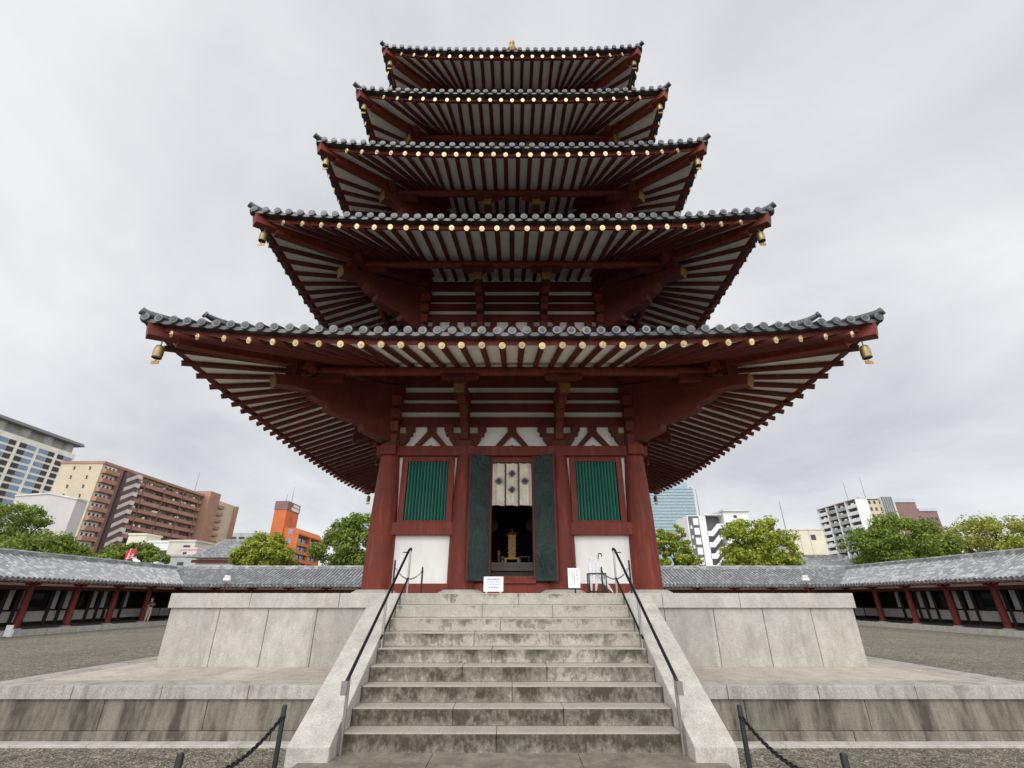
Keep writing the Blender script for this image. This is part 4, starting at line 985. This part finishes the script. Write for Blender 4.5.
m = MB(); m.box(X - 1.53, X - 1.44, 158.2, 158.9, TZ - 2.6, TZ - .75); p = m.build('flat_door', plain('grey_blue_door', (.30, .30, .30), .6), b); rep(p, b, loc)
antenna(b, X - 6, 196, TZ + 2.6, 9)
# orange building
k = 1.6; Y = 208.; oc = sc_(k, (-60.5, 130, 0)); 
b = thing('orange_building', (-95, Y + 8, GZ), 'orange apartment building with a tall lift tower capped in brown tile', 'building')
m = MB(); m.box(-109, -98.6, Y, Y + 27, GZ, 31.5); m.build('wall', ORANGE, b)
m = MB(); m.box(-109.6, -104.0, Y - .8, Y + 11.5, 25, 39.6); m.build('lift_tower', ORANGE, b)
m = MB(); m.box(-109.8, -103.8, Y - 1, Y + 11.7, 39.6, 43.6); m.build('tower_cap', DKBR, b)
m = MB(); m.box(-103.8, -103.7, Y + 3.2, Y + 10.5, 40.0, 41.4); m.box(-103.8, -103.7, Y + 4.5, Y + 10.5, 41.8, 43.0); m.build('white_patch', WH2, b)
m = MB(); m.box(-104, -103.9, Y + 4, Y + 6.5, 30, 37); m.build('tower_panel', plain('dull_orange', (.40, .12, .05), .7), b)
m = MB(); m.prism([(-98.6, Y - .3, 31.5), (-96.8, Y - .3, 29.2), (-96.8, Y - .3, 28.6), (-98.6, Y - .3, 28.6)], [(-98.6, Y + 27, 31.5), (-96.8, Y + 27, 29.2), (-96.8, Y + 27, 28.6), (-98.6, Y + 27, 28.6)]); m.build('sloping_parapet', ORANGE, b)
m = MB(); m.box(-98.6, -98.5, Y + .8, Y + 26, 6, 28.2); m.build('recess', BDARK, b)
loc = [(0, 0, z) for z in (24.0, 20.4, 16.8, 13.2)]; m = MB(); m.box(-98.5, -97.0, Y + .6, Y + 26.4, 24.0, 25.3); p = m.build('balcony', ORANGE, b); rep(p, b, loc)
for y0 in (-.2, 13, 26): m = MB(); m.box(-98.6, -96.9, Y + y0, Y + y0 + .9, GZ, 29); m.build('pier', ORANGE, b)
loc = [(0, y, z) for z in (25.6, 22, 18.4, 14.8) for y in (2.5, 8, 15.5, 21)]; m = MB(); m.box(-98.5, -98.4, Y + 2.5, Y + 6.6, 25.6, 27.4); p = m.build('window', BGLASS, b); rep(p, b, loc)
loc = [(-101.6, 0, z) for z in (24.6, 28.6)]; m = MB(); m.box(-101.6, -99.8, Y - .08, Y, 24.6, 26.8); p = m.build('side_window', BGLASS, b); rep(p, b, loc)
m = MB(); m.box(-102.6, -98.8, Y - .5, Y, 20.6, 21.4); m.build('ledge', ORANGE, b)
antenna(b, -104.8, Y + 4, 43.6, 8); antenna(b, -107, Y + 3, 43.6, 4)
# grey green building behind
b = thing('grey_building', (-134, 250, GZ), 'pale grey green stepped building between the brown block and the orange building', 'building')
m = MB(); m.box(-148, -124, 240, 262, GZ, 33.5); m.box(-156, -148, 242, 262, GZ, 28); m.build('wall', plain('grey_green_wall', (.42, .45, .42), .8, 0, .1, .3), b)
loc = [(-147 + q * 4.4, 240, 30 - f * 3.2) for f in range(5) for q in range(5)]; x, y, z = loc[0]; m = MB(); m.box(x, x + 3, y - .1, y, z, z + 1.5); p = m.build('window', BDARK, b); rep(p, b, loc)
# white low building left
b = thing('white_building', (-112, 118, GZ), 'plain white windowless building with a slanting top before the brown block', 'building')
x0, x1, Y = -123, -107.6, 110.
m = MB(); m.prism([(x0, Y, GZ), (x1, Y, GZ), (x1, Y, 24.2), (-115, Y, 25.6), (x0, Y, 25.0)], [(x0, Y + 3, GZ), (x1, Y + 3, GZ), (x1, Y + 3, 24.2), (-115, Y + 3, 25.6), (x0, Y + 3, 25.0)]); m.build('wall', plain('lilac_white_wall', (.47, .445, .43), .8, 0, .05, .2), b)
m = MB(); m.prism([(x0 - .2, Y - .2, 25.02), (-115, Y - .2, 25.62), (x1 + .2, Y - .2, 24.22), (x1 + .2, Y - .2, 24.6), (-115, Y - .2, 26.0), (x0 - .2, Y - .2, 25.4)], [(x0 - .2, Y + 3, 25.02), (-115, Y + 3, 25.62), (x1 + .2, Y + 3, 24.22), (x1 + .2, Y + 3, 24.6), (-115, Y + 3, 26.0), (x0 - .2, Y + 3, 25.4)]); m.build('roof_edge', CONC, b)
m = MB(); m.box(-117.6, -117, Y - .08, Y, 22.4, 23.0); m.build('vent', BDARK, b)
# small buildings above the corridor
def block(name, lb, x0, x1, Y, dep, h, wall, wins, wm=BDARK, roof=None, cat='building'):
    b = thing(name, ((x0 + x1) / 2, Y + dep / 2, GZ), lb, cat)
    m = MB(); m.box(x0, x1, Y, Y + dep, GZ, h); m.build('wall', wall, b)
    m = MB(); m.box(x0 - .15, x1 + .15, Y - .15, Y + dep + .15, h + .002, h + .35); m.build('parapet', roof or wall, b)
    for wx, wz, ww, wh in wins: m = MB(); m.box(wx, wx + ww, Y - .08, Y + .1, wz, wz + wh); m.build('window', wm, b)
    return b
block('low_building', 'low white building with a dark side opening behind the small tree', -69.8, -62.6, 86, 6, 11.3, WH2, [(-66, 9.3, 2.2, .6)])
block('low_building', 'low grey beige house with a small window next to the temple roof', -62.4, -57.6, 84, 6, 11.2, plain('beige_render', (.50, .47, .40), .8, 0, .1, .3), [(-59.6, 9.4, 1.2, 1.2)])
block('roof_hut', 'tiny cream rooftop hut standing above the low white building', -73.5, -70.2, 88, 4, 12.9, CREAM2, [(-72.6, 10.6, .8, .9)])
block('low_building', 'lowest pale grey annex before the temple hall roof', -60.4, -50, 80, 4, 8.3, GREYW, [(-57, 6.6, 1.0, .8), (-53.6, 6.6, 1.0, .8)])
block('rooftop_box', 'pale pink tank box on the roofs left of the temple hall', -58.2, -55.3, 81.5, 2, 9.6, PINK, [(-57.6, 8.7, .6, .5)], cat='tank')
def hall(name, lb, cx, Y, w, dep, ze, zr, hip=True):
    b = thing(name, (cx, Y, GZ), lb, 'temple hall'); m = MB(); m.box(cx - w / 2 + 1, cx + w / 2 - 1, Y - dep / 2 + 1, Y + dep / 2 - 1, GZ, ze + .1); m.build('wall', WHITE, b)
    rf = MB(); rw = w * .28
    def edge(sx, sy, t): u = t; return (cx + sx * (w / 2 + (rw - w / 2) * u), Y + sy * (dep / 2) * (1 - u), ze + (zr - ze) * (u * .7 + .3 * u * u) + (.25 * (1 - u) ** 3))
    for sy in (-1, 1): rf.grid([[tuple(Vector(edge(-1, sy, t)).lerp(Vector(edge(1, sy, t)), q / 24)) for q in range(25)] for t in [i / 6 for i in range(7)]], 0)
    for sx in (-1, 1): rf.grid([[tuple(Vector(edge(sx, -1, t)).lerp(Vector(edge(sx, 1, t)), q / 6)) for q in range(7)] for t in [i / 6 for i in range(7)]], 0)
    n = int(w / .45)
    for j in range(1, n):
        f = j / n
        rf.tube([tuple(Vector(edge(-1, -1, t)).lerp(Vector(edge(1, -1, t)), f)) for t in (0, .25, .5, .75, 1)], .10, 6)
    ro = rf.build('roof', TILEC, b); m = MB(); m.beam((cx - rw, Y, zr + .15), (cx + rw, Y, zr + .15), .35, .35)
    for sx in (-1, 1):
        for sy in (-1, 1): m.tube([edge(sx, sy, t) for t in (0, .25, .5, .75, 1)], .16, 6)
    m.build('ridge', TILEC, ro)
    m = MB(); m.box(cx - w / 2 + .6, cx + w / 2 - .6, Y - dep / 2 + .5, Y - dep / 2 + .7, ze - .45, ze - .05); m.build('eave_beam', RED, b)
    return b
hall('temple_hall', 'small dark tiled temple hall roof beyond the back corridor left of the yellow green tree', -42.4, 72, 9.5, 9, 6.9, 9.9)
hall('temple_gate', 'grey tiled temple roof with red gable end poking above the corridor right of the pagoda', 41.4, 62, 9.8, 6, 5.0, 6.7)
# banner
bn = thing('red_banner', (-38.7, 47, GZ), 'small red banner with white characters above the left corridor roof', 'banner')
m = MB(); m.grid([[(-38.95 + .95 * i / 6, 47 + .05 * sin(i), 5.15 + .95 * j / 4 + .04 * i) for i in range(7)] for j in range(5)], 0, True); m.build('cloth', REDC, bn)
m = MB()
for x, z, w, h in ((-38.75, 5.35, .34, .07), (-38.62, 5.4, .07, .35), (-38.6, 5.56, .2, .06), (-38.3, 5.4, .3, .06), (-38.2, 5.44, .06, .38), (-38.32, 5.62, .26, .06)): m.box(x, x + w, 46.9, 46.92, z, z + h)
m.build('lettering', WH2, bn)
m = MB(); m.tube([(-39.1, 47.02, GZ), (-38.6, 47.02, 6.3)], .03, 6); m.build('pole', LAMPW, bn)
# ---- right side
b = thing('glass_tower', (215, 640, GZ), 'pale blue glass skyscraper beside the right pagoda column', 'building')
m = MB(); m.box(170, 246, 600, 680, GZ, 140.5); m.box(170, 243, 610, 680, 140.5, 151); m.build('glass_wall', TGLASS, b)
mm = MB(); mm.box(246.0, 247.5, 606, 680, GZ, 144); mm.build('side_slab', plain('pale_glass', (.36, .45, .50), .3), b)
loc = [(0, 0, 139 - 4.2 * q) for q in range(18)]; m = MB(); m.box(170, 246.3, 599.6, 600, 139, 139.6); p = m.build('floor_line', plain('tower_line', (.13, .18, .21), .5), b); rep(p, b, loc)
k = 1.55; Y = 140.
b = thing('stair_building', (61, Y + 8, GZ), 'white building with zigzag outside stairs and a dark striped window column', 'building')
m = MB(); m.box(54.2, 59.9, Y, Y + 10, GZ, 25.5); m.box(59.9, 65.2, Y + 2.6, Y + 16, GZ, 25.5); m.box(65.2, 72.8, Y - 1, Y + 16, GZ, 26.5); m.build('wall', WH2, b)
m = MB(); m.box(64.9, 73.4, Y - 1.6, Y + 16, 26.5, 27.1); m.box(59.4, 64.9, Y - .2, Y + 12, 25.5, 25.9); m.build('roof', CONC, b)
m = MB(); m.box(54.5, 57.8, Y - .06, Y, GZ, 25.3); m.build('dark_strip', plain('charcoal_panel', (.10, .10, .105), .6), b)
loc = [(0, 0, 22.6 - 2.9 * q) for q in range(7)]; m = MB(); m.box(55.9, 57.5, Y - .14, Y - .06, 22.6, 24.6); p = m.build('window', WH2, b); rep(p, b, loc)
m = MB(); m.box(54.8, 55.4, Y - .14, Y - .06, 21.4, 22.4); p = m.build('small_window', CONC, b); rep(p, b, loc)
m = MB(); m.box(60, 65.1, Y + 2.4, Y + 2.6, GZ, 25.4); m.build('stairwell', plain('stairwell_grey', (.13, .135, .14), .7), b)
m = MB(); m.prism([(59.7, Y, 19.3), (61.5, Y, 19.3), (63.7, Y, 21.6), (65.3, Y, 21.6), (65.3, Y, 23.0), (63.3, Y, 23.0), (61.1, Y, 20.8), (59.7, Y, 20.8)], [(59.7, Y + .25, 19.3), (61.5, Y + .25, 19.3), (63.7, Y + .25, 21.6), (65.3, Y + .25, 21.6), (65.3, Y + .25, 23.0), (63.3, Y + .25, 23.0), (61.1, Y + .25, 20.8), (59.7, Y + .25, 20.8)])
p = m.build('stair_parapet', WH2, b); rep(p, b, [(0, 0, 0), (0, 0, -3.3), (0, 0, -6.6), (0, 0, -9.9), (0, 0, -13.2)])
loc = [(0, 0, 0), (0, 0, -3.3), (0, 0, -6.6), (0, 0, -9.9)]; m = MB(); m.box(65.4, 71.8, Y - 1.1, Y - 1, 21.8, 23.2); p = m.build('balcony_opening', BDARK, b); rep(p, b, loc)
m = MB(); m.box(68.2, 69.2, Y - 1.1, Y - 1, 24.6, 25.4); m.build('vent', BDARK, b)
antenna(b, 60, Y + 4, 25.9, 9)
b = thing('cream_building', (82, 138, GZ), 'plain cream panelled building with one small window near its top', 'building')
m = MB(); m.box(78, 88.5, 130, 146, GZ, 19.7); m.build('wall', CREAM2, b)
m = MB(); m.box(77.8, 88.7, 129.8, 146, 19.7, 20.0); m.build('parapet', CREAM2, b)
for xx, zz in ((84.6, 17), (86.0, 11.6)): m = MB(); m.box(xx, xx + 1.3, 129.9, 130, zz, zz + 1.4); m.build('window', BDARK, b)
for xx in (81.4, 84.2): m = MB(); m.box(xx, xx + .08, 129.94, 130, GZ, 19.6); m.build('panel_joint', GREYW, b)
m = MB(); m.box(74.8, 77.9, 133, 144, GZ, 18.2); m.build('side_wing', GREYW, b)
antenna(b, 78.6, 131, 20, 8)
k = 1.6; X = 152.; Yn = 197.1; TZ = 42.
b = thing('white_apartment_block', (158, 212, GZ), 'white apartment block with stacked grey balconies and a tan end wall', 'building')
m = MB(); m.box(X + 1.2, X + 13.8, Yn, 223.5, GZ, TZ); m.build('wall', CREAM, b)
m = MB(); m.box(X + 1.1, X + 1.2, Yn + .3, 223.4, GZ, TZ - .3); m.build('recess', BDARK, b)
m = MB(); m.box(X - .2, X + 5.0, Yn - .3, Yn, GZ, TZ + .3); m.build('end_panel', WH2, b)
loc = [(0, 0, -2.95 * q) for q in range(12)]
for y0, y1, mt in ((197.2, 203.4, WH2), (204, 210, GREYW), (210.6, 216.6, GREYW), (217.2, 223.4, WH2)):
    m = MB(); m.box(X - .1, X + 1.0, y0, y1, TZ - 3.1, TZ - 1.6); p = m.build('balcony', mt, b); rep(p, b, loc)
for y in (203.7, 210.3, 216.9, 223.6): m = MB(); m.box(X - .2, X + 1.2, y - .25, y + .25, GZ, TZ + .4); m.build('pier', WH2, b)
m = MB(); m.box(X - .3, X + 13.8, Yn - .3, 224, TZ + .4, TZ + .7); m.build('roof', CONC, b)
for xx in (5.6, 7.8, 10.2): 
    m = MB(); m.box(X + xx, X + xx + .9, Yn - .1, Yn, TZ - 1.7, TZ - .3); p = m.build('end_window', BDARK, b); rep(p, b, loc[:10])
for xx in range(5): m = MB(); m.box(X + 11 + xx * 1.0, X + 11.5 + xx * 1.0, Yn - 1.2, Yn, GZ, TZ + 1.2); m.build('louvre_fin', SLABG, b)
m = MB(); m.box(X + 10.6, X + 16.4, Yn - .9, Yn + 8, GZ, TZ + 1.0); m.build('louvre_wall', CONC, b)
rb_ = random.Random(4); loc2 = [(0, 0, 0)] + [(0, 6.65 * rb_.randint(0, 3) + rb_.uniform(0, 2), -2.95 * rb_.randint(0, 10)) for q in range(26)]
m = MB(); m.box(X + .2, X + .8, 199, 200.2, TZ - 1.6, TZ - .9); p = m.build('balcony_clutter', LAMPW, b); rep(p, b, loc2)
m = MB(); m.box(X + 4, X + 5, Yn + 3, Yn + 4, TZ + .7, TZ + 2); m.build('roof_unit', GREYW, b); antenna(b, X + 3, Yn + 8, TZ + .7, 9); antenna(b, X + 9, Yn + 5, TZ + .7, 11)
k = 1.5; Y = 240.
b = thing('dark_brown_block', (212, Y + 10, GZ), 'dark brown stepped block with a white roof edge behind the dome shaped tree', 'building')
m = MB(); m.box(203, 217, Y, Y + 20, GZ, 49.5); m.box(217, 227, Y, Y + 20, GZ, 44.8); m.build('wall', DKBR, b)
m = MB(); m.box(196.5, 203, Y - 1, Y + 18, GZ, 47); m.build('white_wing', WH2, b)
m = MB(); m.box(202, 217.4, Y - .4, Y + 20, 49.5, 51.6); m.box(217.4, 227.4, Y - .4, Y + 20, 44.8, 46.2); m.build('roof_edge', plain('blue_grey_trim', (.42, .46, .52), .6), b)
loc = [(217.5 + q * 2.4, 0, 40 - 3 * f) for f in range(4) for q in range(4)]; x, _, z = loc[0]; m = MB(); m.box(x, x + 1.4, Y - .1, Y, z, z + 1.5); p = m.build('window', BDARK, b); rep(p, b, loc)
loc = [(0, 0, -3 * f) for f in range(5)]; m = MB(); m.box(196.8, 202.8, Y - 1.1, Y - 1, 43.4, 45); p = m.build('balcony_opening', BDARK, b); rep(p, b, loc)
block('white_house', 'small white house glimpsed through the airy tan tree', 88, 97, 92, 8, 12.2, WH2, [(89.5, 9.8, 1.4, 1.2), (93.0, 9.8, 1.4, 1.2)])
